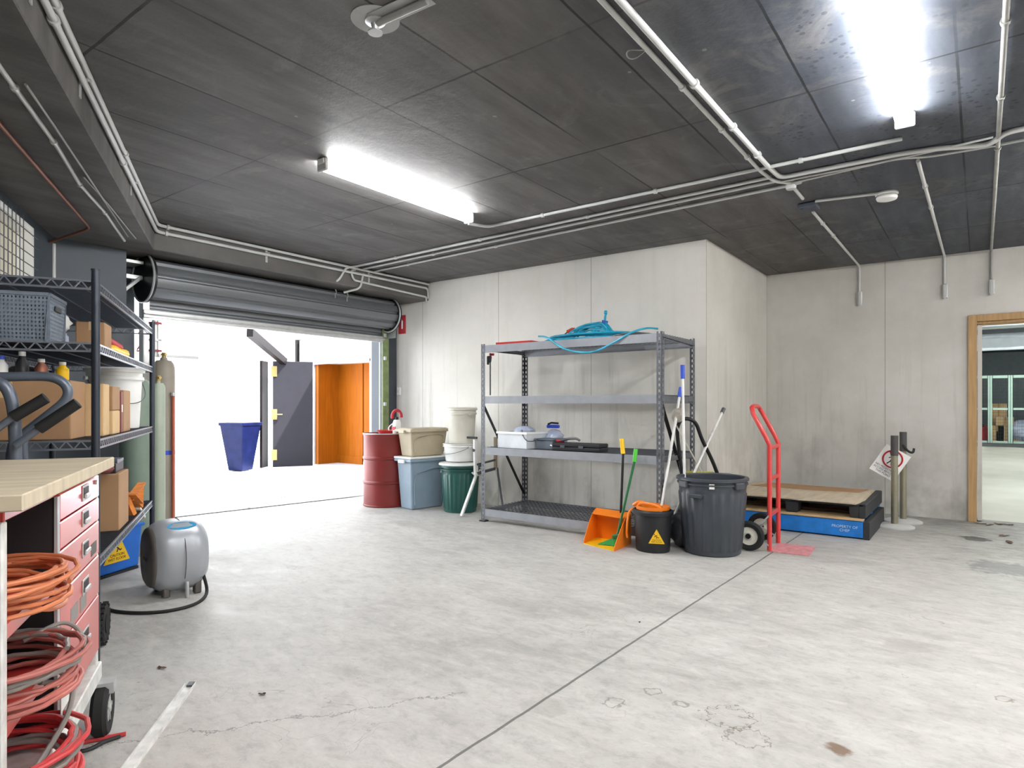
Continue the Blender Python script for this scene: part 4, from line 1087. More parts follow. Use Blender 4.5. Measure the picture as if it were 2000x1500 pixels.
blob('rag', 'beige rag tied around the white mop pole', 'rag', pr_-Vector((0, 0, .06)), .055, 'rope', 1.2)
# thin light rail behind
a_ = atD(1312, 815, 5.72); b_ = atD(1385, 925, 5.80)
t = thing('timber_batten', 'pale thin batten leaning behind the charcoal bin', 'batten', Vector((b_.x+.28, b_.y+.0, 0)))
MB().bar(Vector((0, 0, .0)), a_-Vector((b_.x+.28, b_.y, 0)), .02, .012).build('strip', mat('pale_strip', 'c0bcae', .6), t)
# black tubular frame
t = thing('tubular_frame', 'black bent tubular frame standing behind the charcoal bin', 'frame', atD(1330, 925, 5.75)*1)
o_ = t.location.copy(); t.location = (o_.x, o_.y, 0); o_ = Vector((o_.x, o_.y, 0))
pts = [atD(1342, 960, 5.75), atD(1325, 870, 5.74), atD(1325, 830, 5.73), atD(1338, 818, 5.73), atD(1358, 826, 5.74), atD(1372, 860, 5.76), atD(1400, 922, 5.80), atD(1440, 1010, 5.86)]
pts = [p_ - o_ for p_ in pts]; pts[0] = Vector((pts[0].x+.03, pts[0].y, .0)); pts[-1].z = 0.0
MB().tube(smooth(pts, 6), .017, 10).build('bent_tube', 'blackmetal', t)
MB().tube([pts[1].lerp(pts[0], .6), pts[6]+Vector((0, 0, -.12))], .012, 8).build('cross_tube', 'blackmetal', t)
# yellow object on dark crate behind bin
p = atD(1372, 925, 5.72)
t = thing('plastic_crate', 'dark crate with yellow lid hidden behind the charcoal bin', 'crate', (p.x, p.y+.05, 0), .3)
MB().box((-.22, -.14, 0), (.22, .14, .57), .03, .03).build('body', 'black', t, .01); MB().box((-.16, -.15, .57), (.08, .12, .60)).build('yellow_lid', mat('acid_yellow_plastic', 'c8c62c', .5), t, .008); MB().box((.08, -.13, .57), (.23, .12, .59)).build('dark_lid', 'green', t, .006)
p = onZ(1322, 1075)
blob('bin_bag', 'black glossy rubbish bag squeezed between bucket and charcoal bin', 'bag', (p.x, p.y+.13, .003), .115, 'darkglass', 1.35)
p = atD(1318, 1020, 5.6); blob('rag', 'grey rag lying on the black rubbish bag', 'rag', (p.x+.01, p.y+.0, .27), .055, 'rope', .5)

# ------------------------------------------------------------ red hand truck
h1 = onZ(1503, 1077); h2 = onZ(1520, 1060)
t = thing('hand_truck', 'red two-wheeled hand truck standing upright by the pallets', 'hand truck', h1, math.radians(3))
wy = .36
for yy in (0, wy):
    pts = [(0, yy, .01), (0, yy, .88), (-.03, yy, .95), (-.13, yy, 1.14), (-.15, yy+(.04 if yy == 0 else -.04), 1.19)]
    MB().tube(smooth(pts[:2], 1)+[Vector(p_) for p_ in pts[2:]], .019, 12).build('side_rail', 'red', t)
MB().tube(smooth([(-.15, .04, 1.19), (-.152, .10, 1.205), (-.152, wy-.10, 1.205), (-.15, wy-.04, 1.19)], 5), .019, 12).build('top_handle', 'red', t)
for zz in (.86, .60, .30):
    MB().box((-.010, .015, zz-.016), (.010, wy-.015, zz+.016)).build('cross_bar', 'red', t, .003)
MB().box((-.0, -.01, .0), (.30, wy+.01, .006)).build('toe_plate', 'faded', t, .001)
for yy in (-.01, wy+.01):
    MB().bar((0, yy, .30), (-.15, yy, .13), .016, .012).bar((0, yy, .05), (-.15, yy, .13), .016, .012).build('axle_strut', 'galv', t)
MB().cyl((-.15, -.09, .125), (-.15, wy+.09, .125), .009).build('axle', 'galv', t)
for yy in (-.085, wy+.04):
    Rw = Matrix.Rotation(pi/2, 3, 'X')
    tyre = MB().lathe([(.075, -.022), (.105, -.026), (.121, -.014), (.124, 0), (.121, .014), (.105, .026), (.075, .022)], 40, c=(-.15, yy+.02, .125), R=Rw)
    w_ = tyre.build('wheel', 'rubber', t)
    MB().lathe([(.0001, -.02), (.03, -.024), (.035, -.012), (.07, -.014), (.08, -.022), (.08, .022), (.07, .014), (.035, .012), (.03, .024), (.0001, .02)], 36, c=(-.15, yy+.02, .125), R=Rw).build('hub', 'offwhite', w_)
    MB().cyl((-.15, yy-.012, .125), (-.15, yy+.052, .125), .022).build('hub_cap', 'blackmetal', w_)

# ------------------------------------------------------------ pallets
PX1, PY0 = -.845, 6.46; PXW, PYD = 1.20, 1.2
def pallet(label, x0, y0, z0, m, blockm, deckm, deck=True, h_=.14, grp='stacked pallets', L=PXW, Dp=PYD):
    t = thing('pallet', label, 'pallet', (x0, y0, z0), 0, grp)
    for k in range(3):
        yy = (0, Dp/2-.05, Dp-.1)[k]
        MB().box((0, yy, 0), (L, yy+.1, .02)).build('bottom_board', m, t, .002)
        for xx in (0, L/2-.07, L-.14): MB().box((xx, yy, .02), (xx+.14, yy+.1, h_-.04)).build('block', blockm, t, .003)
        MB().box((0, yy, h_-.04), (L, yy+.1, h_-.02)).build('stringer', m, t, .002)
    for i in range(7):
        MB().box((i*(L-.12)/6, 0, h_-.02), (i*(L-.12)/6+.12, Dp, h_)).build('deck_board', deckm, t, .002)
    return t
# blue pallet: solid painted side
t = thing('pallet', 'bottom blue pallet of the stack with white stencil', 'pallet', (PX1-PXW, PY0, 0), 0, 'stacked pallets')
MB().box((0, 0, .012), (PXW, .10, .165)).build('front_stringer', 'bluePaint', t, .006); MB().box((0, PYD-.1, .012), (PXW, PYD, .165)).build('rear_stringer', 'bluePaint', t, .006)
MB().box((0, .55, .012), (PXW, .65, .165)).build('middle_stringer', 'bluePaint', t, .006)
for i in range(3): MB().box((i*.53, .10, .0), (i*.53+.14, PYD-.1, .012)).build('bottom_board', 'palblack', t)
for i in range(6): MB().box((0, -.012+i*.21, .166), (PXW, .105+i*.21, .186)).build('deck_board', 'palwood', t, .002)
MB().box((PXW+.001, .0, .0), (PXW+.05, PYD*.9, .16)).build('side_shadow_board', 'palblack', t, .003)  # dark board stands in for the shade along the pallet's side
text('PROPERTY OF\nCHEP', .034, mat('white_stencil', 'bcd8ee', .6, var=0), t, face_mtx((PXW-.15, -.0022, .085), (1, 0, 0)), 'stencil_text')
# black plastic pallet
t = thing('pallet', 'top black plastic pallet carrying the worn plywood sheet', 'pallet', (PX1-PXW-.02, PY0+.02, .187), 0, 'stacked pallets')
for i in range(3):
    for k in range(3):
        MB().box((i*.55, k*.50, .0), (i*.55+.12, k*.50+.16, .105), .008, .008).build('block', 'palblack', t, .006)
MB().box((0, 0, .105), (1.22, 1.16, .125)).build('deck', 'palblack', t, .004)
g = MB().box((1.18, 0.0, .0), (1.24, 1.16, .13))
g.build('side_skirt', 'palblack', t, .006)
t = thing('plywood_sheet', 'worn plywood sheet lying on the black pallet', 'sheet', (PX1-PXW-.04, PY0-.02, .313))
g = MB(); rnd = random.Random(5); poly = [(0, 0.02)]
for i in range(1, 12): poly.append((i*.1, rnd.uniform(-.015, .02)))
poly += [(1.18, -.0), (1.22, .3), (1.2, 1.16), (0.4, 1.18), (0, 1.17)]
g.prism(poly, 0, .012); g.build('sheet', 'plyR', t)
g = MB().prism([(.05, .75), (.7, .72), (1.1, .80), (1.15, 1.1), (.2, 1.12)], .0125, .016); g.build('torn_paper', 'card', t)
# ------------------------------------------------------------ rope barrier posts with sign
sp0 = onZ(1747, 1029); dS = (sp0-EYE).dot(FW)
def stanchion(label, p, hh, base_r=.175):
    t = thing('barrier_post', label, 'barrier post', p, 0, 'belt barrier posts')
    MB().lathe([(base_r, 0), (base_r, .012), (base_r*.85, .024), (.04, .034), (.0001, .034)], 44).build('base', mat('satin_grey_base', 'bfc0be', .45), t)
    MB().cyl((0, 0, .03), (0, 0, hh-.2), .030, n=24).build('pole', 'stan', t); MB().cyl((0, 0, hh-.2), (0, 0, hh), .0335, n=24).build('belt_head', 'stanblack', t)
    return t
stanchion('belt barrier post in front, with its round base in view', sp0, .91)
sp1 = Vector(atD(1764, 0, dS+.27)); sp1.z = 0
t = stanchion('belt barrier post behind, closer to the wall', sp1, .935)
g = MB().tube(smooth([(.0, -.03, .80), (.05, -.06, .74), (.09, -.07, .73), (.10, -.06, .77)], 5), .012, 8); g.build('hook', 'black', t)
# sign board
S = [atD(1697, 915, dS+.10), atD(1733, 866, dS+.14), atD(1779, 893, dS+.12), atD(1742, 940, dS+.08)]
cs = (S[0]+S[2])/2
ex = ((S[3]-S[0])); ey = (S[1]-S[0]); 
facing = (EYE-cs); facing.z = 0; facing.normalize(); right = Vector((-facing.y, facing.x, 0))
sg = thing('sign_board', 'white prohibition sign tilted between the barrier posts', 'sign', cs)
m0 = face_mtx((0, 0, 0), right)
rot = Matrix.Rotation(math.radians(-31), 4, 'Z')
wS, hS = .245, .30
mm = m0 @ rot
g = MB(); g.M = mm; g.box((-wS/2, -hS/2, 0), (wS/2, hS/2, .004)); g.build('panel', 'signWhite', sg, .001)
g = MB(); g.M = mm; g.tube([(.085*math.cos(a), .045+.085*math.sin(a), .0045) for a in [2*pi*i/40 for i in range(40)]], .009, 6, closed=True); g.bar((-.06, .105, .005), (.06, -.015, .005), .014, .003)
g.build('prohibition_ring', 'signRed', sg)
g = MB(); g.M = mm; g.bar((0, .02, .0045), (0, .075, .0045), .022, .002).bar((-.004, .02, .0045), (-.022, -.02, .0045), .01, .002).bar((.004, .02, .0045), (.022, -.018, .0045), .01, .002).bar((-.01, .07, .0045), (-.035, .04, .0045), .008, .002).bar((.01, .07, .0045), (.034, .045, .0045), .008, .002).cyl((0, .095, .004), (0, .095, .006), .013)
g.build('pedestrian_figure', 'ink', sg)
text('NO PEDESTRIAN\nACCESS BEYOND\nTHIS POINT', .028, 'ink', sg, mm @ Matrix.Translation((0, -.095, .0045)), 'lettering')

# ------------------------------------------------------------ left: work cart
TF, SN = -.49, 1.76
cart = thing('work_cart', 'wheeled work cart with wooden top and five red drawers', 'work cart', cw(SN, TF), CA)
DS0, DS1 = .43, 1.00                      # drawers, along the face
MB().box((-.68, -.04, .982), (.045, 1.06, 1.02)).build('wooden_top', 'ply', cart, .003)
MB().box((-.62, 0.0, .955), (-.0, 1.0, .982)).build('top_frame', 'redpaint', cart, .003)
g = MB().box((-.62, DS1-.012, .26), (-.004, DS1, .955)).box((-.62, DS0-.012, .26), (-.004, DS0, .955)).box((-.62, DS0, .30), (-.60, DS1, .955)).box((-.62, .0, .26), (-.61, DS0, .955))
g.build('carcase', 'black', cart)
zs_ = [.963, .879, .794, .669, .522, .315]
for i in range(5):
    z1, z0 = zs_[i]-.003, zs_[i+1]+.003
    d_ = MB().box((-.5, DS0+.012, z0), (0.008, DS1-.014, z1)).build('drawer', 'redpaint', cart, .003)
    cz_ = z0+(z1-z0)*(.55 if i < 3 else .62); yc = DS0+(DS1-DS0)*.58
    MB().box((.008, yc-.045, cz_-.026), (.011, yc+.045, cz_+.026)).build('handle_plate', 'galv', d_, .001)
    MB().box((.0085, yc-.035, cz_-.016), (.0125, yc+.035, cz_+.018)).build('handle_recess', 'black', d_)
    MB().box((.011, yc-.035, cz_-.018), (.020, yc+.035, cz_-.002)).build('handle', 'galv', d_, .003)
    if i == 0: MB().cyl((.008, DS1-.08, z1-.02), (.014, DS1-.08, z1-.02), .008, n=12).build('lock', 'galv', d_)
    if i >= 2:
        st_ = random.Random(i)
        for k in range(2):
            yy = DS0+.04+st_.random()*(.40); MB().box((.008, yy, z0+.015), (.0088, yy+.09, z0+.015+(z1-z0)*.35)).build('worn_sticker', 'cordGrey', d_)
for (x, y, h0) in ((-.015, .0, .955), (-.61, .0, .955), (-.015, DS1, .955), (-.61, DS1, .955)):
    MB().box((x-.016, y-.016, .21), (x+.016, y+.016, h0)).build('corner_post', 'alu', cart, .003)
MB().box((-.63, -.02, .20), (.012, 1.02, .262)).build('base_frame', 'alu', cart, .004)
MB().box((.0, DS0-.018, .262), (.008, DS0+.010, .955)).build('upright_trim', 'galv', cart)
for zz in (.715, .49):
    MB().box((-.6, .015, zz-.012), (-.01, DS0-.014, zz)).build('shelf', 'redpaint', cart)
    MB().box((-.01, .015, zz-.03), (.0, DS0-.014, zz+.004)).build('shelf_lip', 'redpaint', cart)
for (x, y) in ((.0, .98), (-.57, .90), (-.05, .08), (-.57, .08)):
    Rw = Matrix.Rotation(pi/2, 3, 'Y') @ Matrix.Rotation(.0, 3, 'Z')
    c_ = Vector((x+.02, y, .097))
    w_ = MB().lathe([(.05, -.024), (.085, -.026), (.096, -.014), (.096, .014), (.085, .026), (.05, .024)], 32, c=c_, R=Rw).build('caster', 'rubber', cart)
    g = MB().lathe([(.0001, -.022), (.014, -.026), (.016, -.018), (.045, -.012), (.052, -.022), (.052, .022), (.045, .012), (.016, .018), (.014, .028), (.0001, .028)], 24, c=c_, R=Rw)
    for k in range(5):
        a = 2*pi*k/5; g.bar(c_+Vector((.022, 0, 0)), c_+Vector((.020, .048*math.cos(a), .048*math.sin(a))), .008, .014)
    g.build('hub', 'galv', w_)
    MB().box((x-.02, y-.03, .16), (x+.06, y+.03, .2)).build('fork', 'galv', w_)
# cords in the open bay
def cord_coil(label, m, z, ctr, rx, ry, turns, h_, r=.0062, seed=3, tail=None, tailm=None, grp=None):
    t = thing('extension_cord', label, 'cord', cw(SN, TF, 0)+CDIR*ctr[1]+NDIR*ctr[0]+UP*z, CA, grp)
    MB().tube(coil(rx, ry, turns, h_, r, seed=seed, jit=.07), r, 8).build('coil', m, t)
    MB().tube(coil(rx*.92, ry*.9, 3, h_*.6, r, z0=h_*.35, seed=seed+4, jit=.09), r, 8).build('paler_coil', tailm or m, t)
    if tail: MB().tube(smooth(tail, 8), r, 8).build('tail', tailm or m, t)
    return t
cord_coil('orange extension cord coiled on the upper cart shelf', 'cordOrange', .717, (-.085, .21), .15, .165, 9, .085, seed=3,
          tail=[(.10, -.12, .02), (.13, -.02, -.02), (.13, .12, -.035), (.06, .19, -.01), (0, .16, .03)], grp='cords coiled in the cart')
cord_coil('grey and faded red cord coiled on the middle cart shelf', 'cordPink', .492, (-.06, .21), .155, .18, 9, .10, seed=5,
          tail=[(.10, -.1, .05), (.13, .05, .0), (.135, .17, .06), (.08, .21, .10), (0, .15, .08)], tailm='cordGrey', grp='cords coiled in the cart')
cord_coil('bright red cord coiled at the bottom of the cart', 'cordRed', .264, (-.06, .20), .155, .17, 8, .10, seed=8, r=.007,
          tail=[(.08, -.05, .05), (.12, .08, .12), (.10, .20, .17), (.03, .20, .20), (-.04, .14, .1)], tailm='cordGrey', grp='cords coiled in the cart')
tg = thing('cable_tag', 'white printed tag hanging off the bottom red cord', 'tag', cw(SN+.40, TF+.03, .30), CA)
MB().box((-.003, -.045, 0), (0, .045, .10)).build('card', 'white', tg, .001); MB().box((.0002, -.035, .02), (.001, .035, .06)).build('print', 'cordGrey', tg)
# loose red/black lead on the floor
pts = [onZ(60, 1478, .012), onZ(105, 1462, .012), onZ(170, 1448, .010), onZ(246, 1433, .008)]
b_ = pts[0]
t = thing('jumper_lead', 'red and black lead trailing on the floor from the cart', 'lead', b_)
MB().tube(smooth([p_-b_ for p_ in pts], 6), .008, 8).build('red_lead', 'cordRed', t); MB().tube(smooth([p_-b_ for p_ in (onZ(60, 1490, .012), onZ(110, 1468, .012), onZ(165, 1466, .008), onZ(205, 1448, .008), onZ(235, 1438, .008))], 6), .007, 8).build('black_lead', 'black', t)

# grey folding trolley handles behind the cart
PS = 2.96
def onS(u, v, s):
    r = ray(u, v); return EYE + r*(s/r.dot(CDIR))
tl = thing('folding_trolley', 'grey tubular trolley with black grips standing behind the cart', 'trolley', cw(PS, -.9), CA)
def TL(u, v, s=PS):
    p_ = onS(u, v, s); r_ = p_-Vector(tl.location); return Vector((r_.dot(NDIR), r_.dot(CDIR), p_.z))
pts = [TL(-60, 733), TL(0, 736), TL(60, 735), TL(100, 737), TL(124, 748), TL(133, 766), TL(125, 785), TL(100, 806), TL(50, 845), TL(28, 866), TL(22, 890)]
e_ = pts[-1].copy(); e_.z = .12; 
MB().tube(smooth(pts, 5)+[e_], .018, 12).build('handle_loop', 'greytube', tl)
pts = [TL(-40, 742, PS-.08), TL(0, 748, PS-.08), TL(18, 768, PS-.08), TL(27, 805, PS-.08), TL(30, 860, PS-.08)]
e2 = pts[-1].copy(); e2.z = .12
MB().tube(smooth(pts, 5)+[e2], .021, 12).build('inner_tube', 'greytube', tl)
pts = [TL(45, 862, PS+.03), TL(46, 895, PS+.03)]; e3 = pts[-1].copy(); e3.z = .12
MB().tube(pts+[e3], .015, 12).build('outer_tube', 'greytube', tl)
for (a_, b_, c_) in (((-20, 848), (25, 815), (90, 777)), ((30, 870), (75, 838), (152, 787))):
    MB().tube([TL(*a_, PS-.12), TL(*b_, PS-.12)], .013, 10).build('arm', 'greytube', tl); MB().tube([TL(*b_, PS-.12), TL(*c_, PS-.12)], .021, 12).build('grip', 'rubber', tl)
mn = min(e_.x, e2.x, e3.x); mx = max(e_.x, e2.x, e3.x)
MB().box((mn-.1, -.12, .02), (mx+.05, .06, .12)).build('base_frame', 'greytube', tl, .004)
for x in (mn-.08, mx+.03):
    MB().cyl((x-.015, -.03, .06), (x+.015, -.03, .06), .06, n=24).build('wheel', 'rubber', tl)

# ------------------------------------------------------------ left: wire shelving unit
US0, US1, UT1, UT0 = 3.18, 5.05, -.57, -1.15
un = thing('wire_shelving', 'dark wire shelving unit with four posts along the left wall', 'shelf', cw(US0, UT0), CA)
UW, UL = UT1-UT0, US1-US0
for (x, y) in ((0, 0), (UW, 0), (0, UL), (UW, UL)):
    MB().cyl((x, y, .02), (x, y, 1.79), .0165, n=16).cyl((x, y, 1.79), (x, y, 1.797), .018, n=16).build('post', 'darkwire', un)
    MB().cyl((x, y, 0), (x, y, .025), .022, n=16).build('foot', 'black', un)
def wire_shelf(z):
    g = MB(); n = int(UL/.028)
    for i in range(1, n): g.bar((.0, UL*i/n, z), (UW, UL*i/n, z), .0045)
    for k in range(4): g.bar((UW*(k+.5)/4, 0, z-.006), (UW*(k+.5)/4, UL, z-.006), .006)
    g.build('wire_deck', 'darkwire', un)
    g = MB()
    for (a_, b_) in (((0, 0), (UW, 0)), ((0, UL), (UW, UL)), ((0, 0), (0, UL)), ((UW, 0), (UW, UL))):
        a3, b3 = Vector((a_[0], a_[1], z)), Vector((b_[0], b_[1], z))
        g.bar(a3, b3, .008); g.bar(a3-UP*.034, b3-UP*.034, .008)
        L = (b3-a3).length; m_ = max(4, int(L/.05)); 
        for i in range(m_):
            p_ = a3.lerp(b3, i/m_); q_ = a3.lerp(b3, (i+.5)/m_); r_ = a3.lerp(b3, (i+1)/m_)
            g.bar(p_, q_-UP*.034, .0045); g.bar(q_-UP*.034, r_, .0045)
    g.build('truss_edge', 'brightwire', un)
UZ = [1.745, 1.48, 1.065, .55]
for z in UZ: wire_shelf(z)
def U(s, t, z=0): return cw(s, t, z)
# second shelf: basket, jar, bag, box, toy
Z2 = UZ[1]+.004; Z3 = UZ[2]+.004; Z4 = UZ[3]+.004
t = thing('storage_basket', 'grey woven plastic basket on the second shelf', 'basket', U(3.22, -1.145, Z2), CA)
w_, l_, h_ = .40, .27, .20
g = MB(); g.box((.012, .012, 0), (w_-.012, l_-.012, .006)); 
g.build('base', 'basket', t)
g = MB(); sides = (((0, 0), (w_, 0)), ((w_, 0), (w_, l_)), ((w_, l_), (0, l_)), ((0, l_), (0, 0)))
for a_, b_ in sides:
    A_, B_ = Vector((*a_, 0)), Vector((*b_, 0)); L = (B_-A_).length; n = int(L/.013)
    inn = (Vector((w_/2, l_/2, 0))-(A_+B_)/2).normalized()*.012
    for i in range(n+1):
        p_ = A_.lerp(B_, i/n); g.bar(p_+inn, p_+UP*h_, .0075, .004)
    for k in range(12): 
        zz = .008+k*(h_-.016)/11; off = inn*(1-zz/h_)
        g.bar(A_+off+UP*zz, B_+off+UP*zz, .004, .0085)
g.build('woven_sides', 'basket', t)
g = MB()
for a_, b_ in sides: g.bar((*a_, h_), (*b_, h_), .014)
g.build('rim', 'basket', t)
MB().box((w_-.001, l_*.32, h_*.70), (w_+.006, l_*.68, h_*.82)).build('hand_hole', 'black', t, .003)
blob('plastic_bag', 'crumpled white bag between the basket and the small box', 'bag', U(3.60, -.80, Z2+.075), .055, 'white', .9)
t = thing('glass_jar', 'small jar under the white bag on the second shelf', 'jar', U(3.60, -.80, Z2))
MB().lathe([(.042, 0), (.045, .01), (.045, .06), (.036, .068), (.0001, .068)], 24).build('body', 'clear', t); MB().cyl((0, 0, .062), (0, 0, .074), .038, n=24).build('lid', 'galv', t)
carton('small brown carton beside the post on the second shelf', U(3.69, -.668, Z2), (.12, .17, .135), CA, 'card', None, 'card2')
# toy-like drill in red and yellow
t = thing('toy_drill', 'red and yellow plastic toy lying on the second shelf', 'toy', U(4.12, -.66, Z2), CA)
MB().tube(smooth([(0, -.20, .03), (.01, -.08, .035), (.02, .06, .03), (.03, .19, .03)], 6), .028, 12).build('yellow_body', 'yellow', t)
MB().tube(smooth([(-.01, -.24, .075), (0, -.14, .08), (.01, -.02, .07), (.02, .08, .06)], 6), .022, 12).build('red_top', 'signRed', t); MB().lathe([(.03, 0), (.03, .04), (.015, .05)], 16, c=(.02, .22, .01)).build('yellow_cap', 'yellow', t)
# third shelf boxes
carton('large brown carton at the near end of the third shelf', U(3.37, -.90, Z3), (.46, .28, .255), CA, 'card', None, 'card2')
t_ = carton('pale carton standing beside the large brown one', U(3.60, -.66, Z3), (.12, .14, .25), CA, 'card2', None, None)
carton('low pale carton in the middle of the third shelf', U(3.80, -.645, Z3), (.11, .20, .12), CA, 'card2', None, 'tape')
carton('brown carton stacked on the low pale carton', U(3.80, -.66, Z3+.122), (.14, .20, .12), CA, 'card', None, 'tape')
t = thing('folder', 'maroon upright folder between cartons on the third shelf', 'folder', U(3.965, -.65, Z3), CA)
MB().box((-.1, -.025, 0), (.06, .025, .22)).build('cover', 'redglass', t, .003); MB().box((.0605, -.015, .11), (.0615, .015, .15)).build('spine_label', 'white', t)
carton('tall narrow brown carton in front of the white pail', U(4.13, -.655, Z3), (.13, .22, .23), CA, 'card', None, 'card2')
pail('large white pail with wire handle at the far end of the wire shelf', U(4.74, -.745, Z3), .155, .375, 'white', True, None, face=CA-.9)
for k, (s_, t_2, hh, m_) in enumerate(((3.30, -1.08, .10, 'offwhite'), (3.31, -1.0, .115, 'clear'), (3.30, -.93, .10, 'white'), (3.31, -.86, .12, 'black'), (3.30, -.79, .09, 'copper'), (3.33, -.72, .08, 'yellow'))):
    t = thing('bottle', ['cream bottle at the far left on the large brown carton', 'clear bottle on the large brown carton', 'white bottle on the large brown carton', 'black spray bottle on the large brown carton', 'copper coloured bottle on the large brown carton', 'short yellow bottle on the large brown carton'][k], 'bottle', U(s_, t_2, Z3+.257), 0, 'bottles on the large brown carton')
    MB().lathe([(.022, 0), (.024, .005), (.024, hh*.6), (.012, hh*.78), (.012, hh*.85), (.0001, hh*.85)], 18).build('body', m_, t); MB().cyl((0, 0, hh*.84), (0, 0, hh), .013, n=14).build('cap', 'white' if k != 2 else 'blueGrip', t)
blob('dark_bag', 'dark bag stuffed beside the cartons under the second shelf', 'bag', U(3.66, -.95, Z3), .13, 'darkglass', 1.3)
# bottom shelf
carton('open brown carton on the bottom shelf behind the red drawers', U(4.03, -.78, Z4), (.38, .30, .30), CA, 'card', None, 'tape')
t = thing('drawer_tray', 'black drawer tray with grey rail on top of the open carton', 'tray', U(4.03, -.76, Z4+.302), CA)
MB().box((-.18, -.12, 0), (.15, .12, .05)).build('tray', 'black', t, .004); MB().cyl((-.18, -.125, .065), (.16, -.125, .065), .014).box((-.18, -.125, .05), (.15, .12, .066)).build('rail', 'greytube', t)
blob('rag', 'dull red rag beside the black drawer tray', 'rag', U(3.78, -.64, .865), .04, 'redglass', .7)
carton('dark box under the blue tape line in the third bay', U(3.55, -.86, Z4), (.4, .4, .36), CA, mat('dark_grey_box', '474b52', .6), None, 'blueGrip')
t = thing('ratchet_strap', 'orange strap bundle hanging over the bottom shelf edge', 'strap', U(4.62, -.60, Z4), CA)
g = MB()
for (a_, b_) in (((-.05, -.30, .17), (.01, -.05, .02)), ((.01, -.05, .02), (-.02, .22, .12)), ((-.02, -.22, .09), (.0, .18, .15)), ((0, -.28, .13), (.02, -.10, .05))): g.bar(a_, b_, .05, .005)
g.bar((-.05, -.28, .18), (.0, -.2, .0), .03, .03)
g.build('webbing', 'rag', t)
MB().bar((.0, -.06, .02), (.015, .05, -.06), .045, .02).build('buckle', 'offwhite', t, .003)
# blue mop bucket
b1, b2 = onZ(192, 1136), onZ(279, 1108)
bd = (b2-b1); bl_ = bd.length; az = math.atan2(bd.y, bd.x)
t = thing('mop_bucket', 'bright blue mop bucket with yellow warning triangle under the wire shelf', 'bucket', b1, az)
MB().box((0, 0, .02), (bl_, .26, .33), .015, .02).build('body', 'blue', t, .015, seg=3); MB().box((-.012, -.012, .315), (bl_+.012, .27, .34)).build('rim', 'blue', t, .006)
MB().box((0.02, .02, 0), (bl_-.02, .24, .02)).build('base', 'black', t)
MB().tube(smooth([(bl_*.7, .1, .34), (bl_*.75, .05, .40), (bl_*.98, .05, .40), (bl_, .1, .34)], 5), .012, 8).build('wringer', 'greytube', t)
caution(t, Vector((bl_*.42, .004, .19)), (1, 0, 0), .23, 0, wet=False, up=(0, -.06, 1))
# gas cylinders and riser near the roller door
def cylinder_(label, p, r, h_, m, extra=None):
    t = thing('gas_cylinder', label, 'gas cylinder', p, 0, 'gas cylinders')
    MB().lathe([(r*.95, 0), (r, .01), (r, h_-r*1.1), (r*.93, h_-r*.7), (r*.7, h_-r*.3), (r*.35, h_-.02), (r*.3, h_), (.0001, h_)], 36).build('body', m, t)
    MB().cyl((0, 0, h_), (0, 0, h_+.05), .018, n=12).cyl((-.04, 0, h_+.03), (.04, 0, h_+.03), .012, n=10).build('valve', 'brass', t)
    return t
def atfloor(u, d): p_ = atD(u, 0, d); p_.z = 0; return p_
cylinder_('broad grey green gas cylinder behind the wire shelving', atfloor(266, 5.15), .12, 1.45, 'gasGreen')
cylinder_('slim pale green gas cylinder beside the far shelf post', atfloor(309, 5.45), .055, 1.42, 'paleGreen')
t = cylinder_('tall taupe gas cylinder with blue tape nearest the doorway', atfloor(320, 5.95), .095, 1.66, 'gasBeige')
MB().lathe([(.0955, .75), (.0955, .79)], 36).build('blue_tape', 'blueGrip', t)
# red pipe beside it
p = atfloor(338, 5.9)
t = thing('riser_pipe', 'thin red pipe standing beside the taupe gas cylinder', 'pipe', p)
MB().cyl((0, 0, 0), (0, 0, 1.30), .013, n=12).build('pipe', mat('rust_red_pipe', 'b0573c', .5), t); MB().cyl((0, 0, 0), (0, 0, .03), .03, n=14).cyl((0, 0, 1.3), (0, 0, 1.33), .02, n=14).build('collar', 'galv', t)
p = atfloor(303, 6.0)
t = thing('valve_set', 'red and grey pipe valve set above the gas cylinders', 'valve', (p.x, p.y, 1.72))
MB().cyl((0, 0, -.05), (0, 0, .30), .03, n=16).build('stem', 'galv', t)
for zz in (.0, .10, .26): MB().cyl((0, 0, zz), (0, 0, zz+.018), .058, n=20).build('flange', mat('valve_red', 'a83a48', .5) if zz != .10 else 'galv', t)
MB().tube([(.0, 0, .2), (-.10, -.06, .2), (-.12, -.07, .12)], .016, 10).build('branch', 'galv', t); 
MB().tube([(-.13+.045*math.cos(a), -.07+.03*math.sin(a), .05+.045*math.sin(a)) for a in [2*pi*i/20 for i in range(20)]], .007, 6, closed=True).build('hand_wheel', 'signRed', t)
MB().box((-.03, .02, -.05), (.03, .4, -.02)).build('wall_bracket', 'galv', t)

# ------------------------------------------------------------ hose reel
HC = onZ(338, 1158); HC = HC + (HC-EYE).normalized()*0; HC = atD(342, 0, 4.13); HC.z = 0
axd = (-RT*.74 - FW*.67).normalized()                   # dark flank turned to the left
t = thing('hose_reel', 'silver retractable hose reel with blue handle on the floor', 'hose reel', HC, math.atan2(axd.y, axd.x))
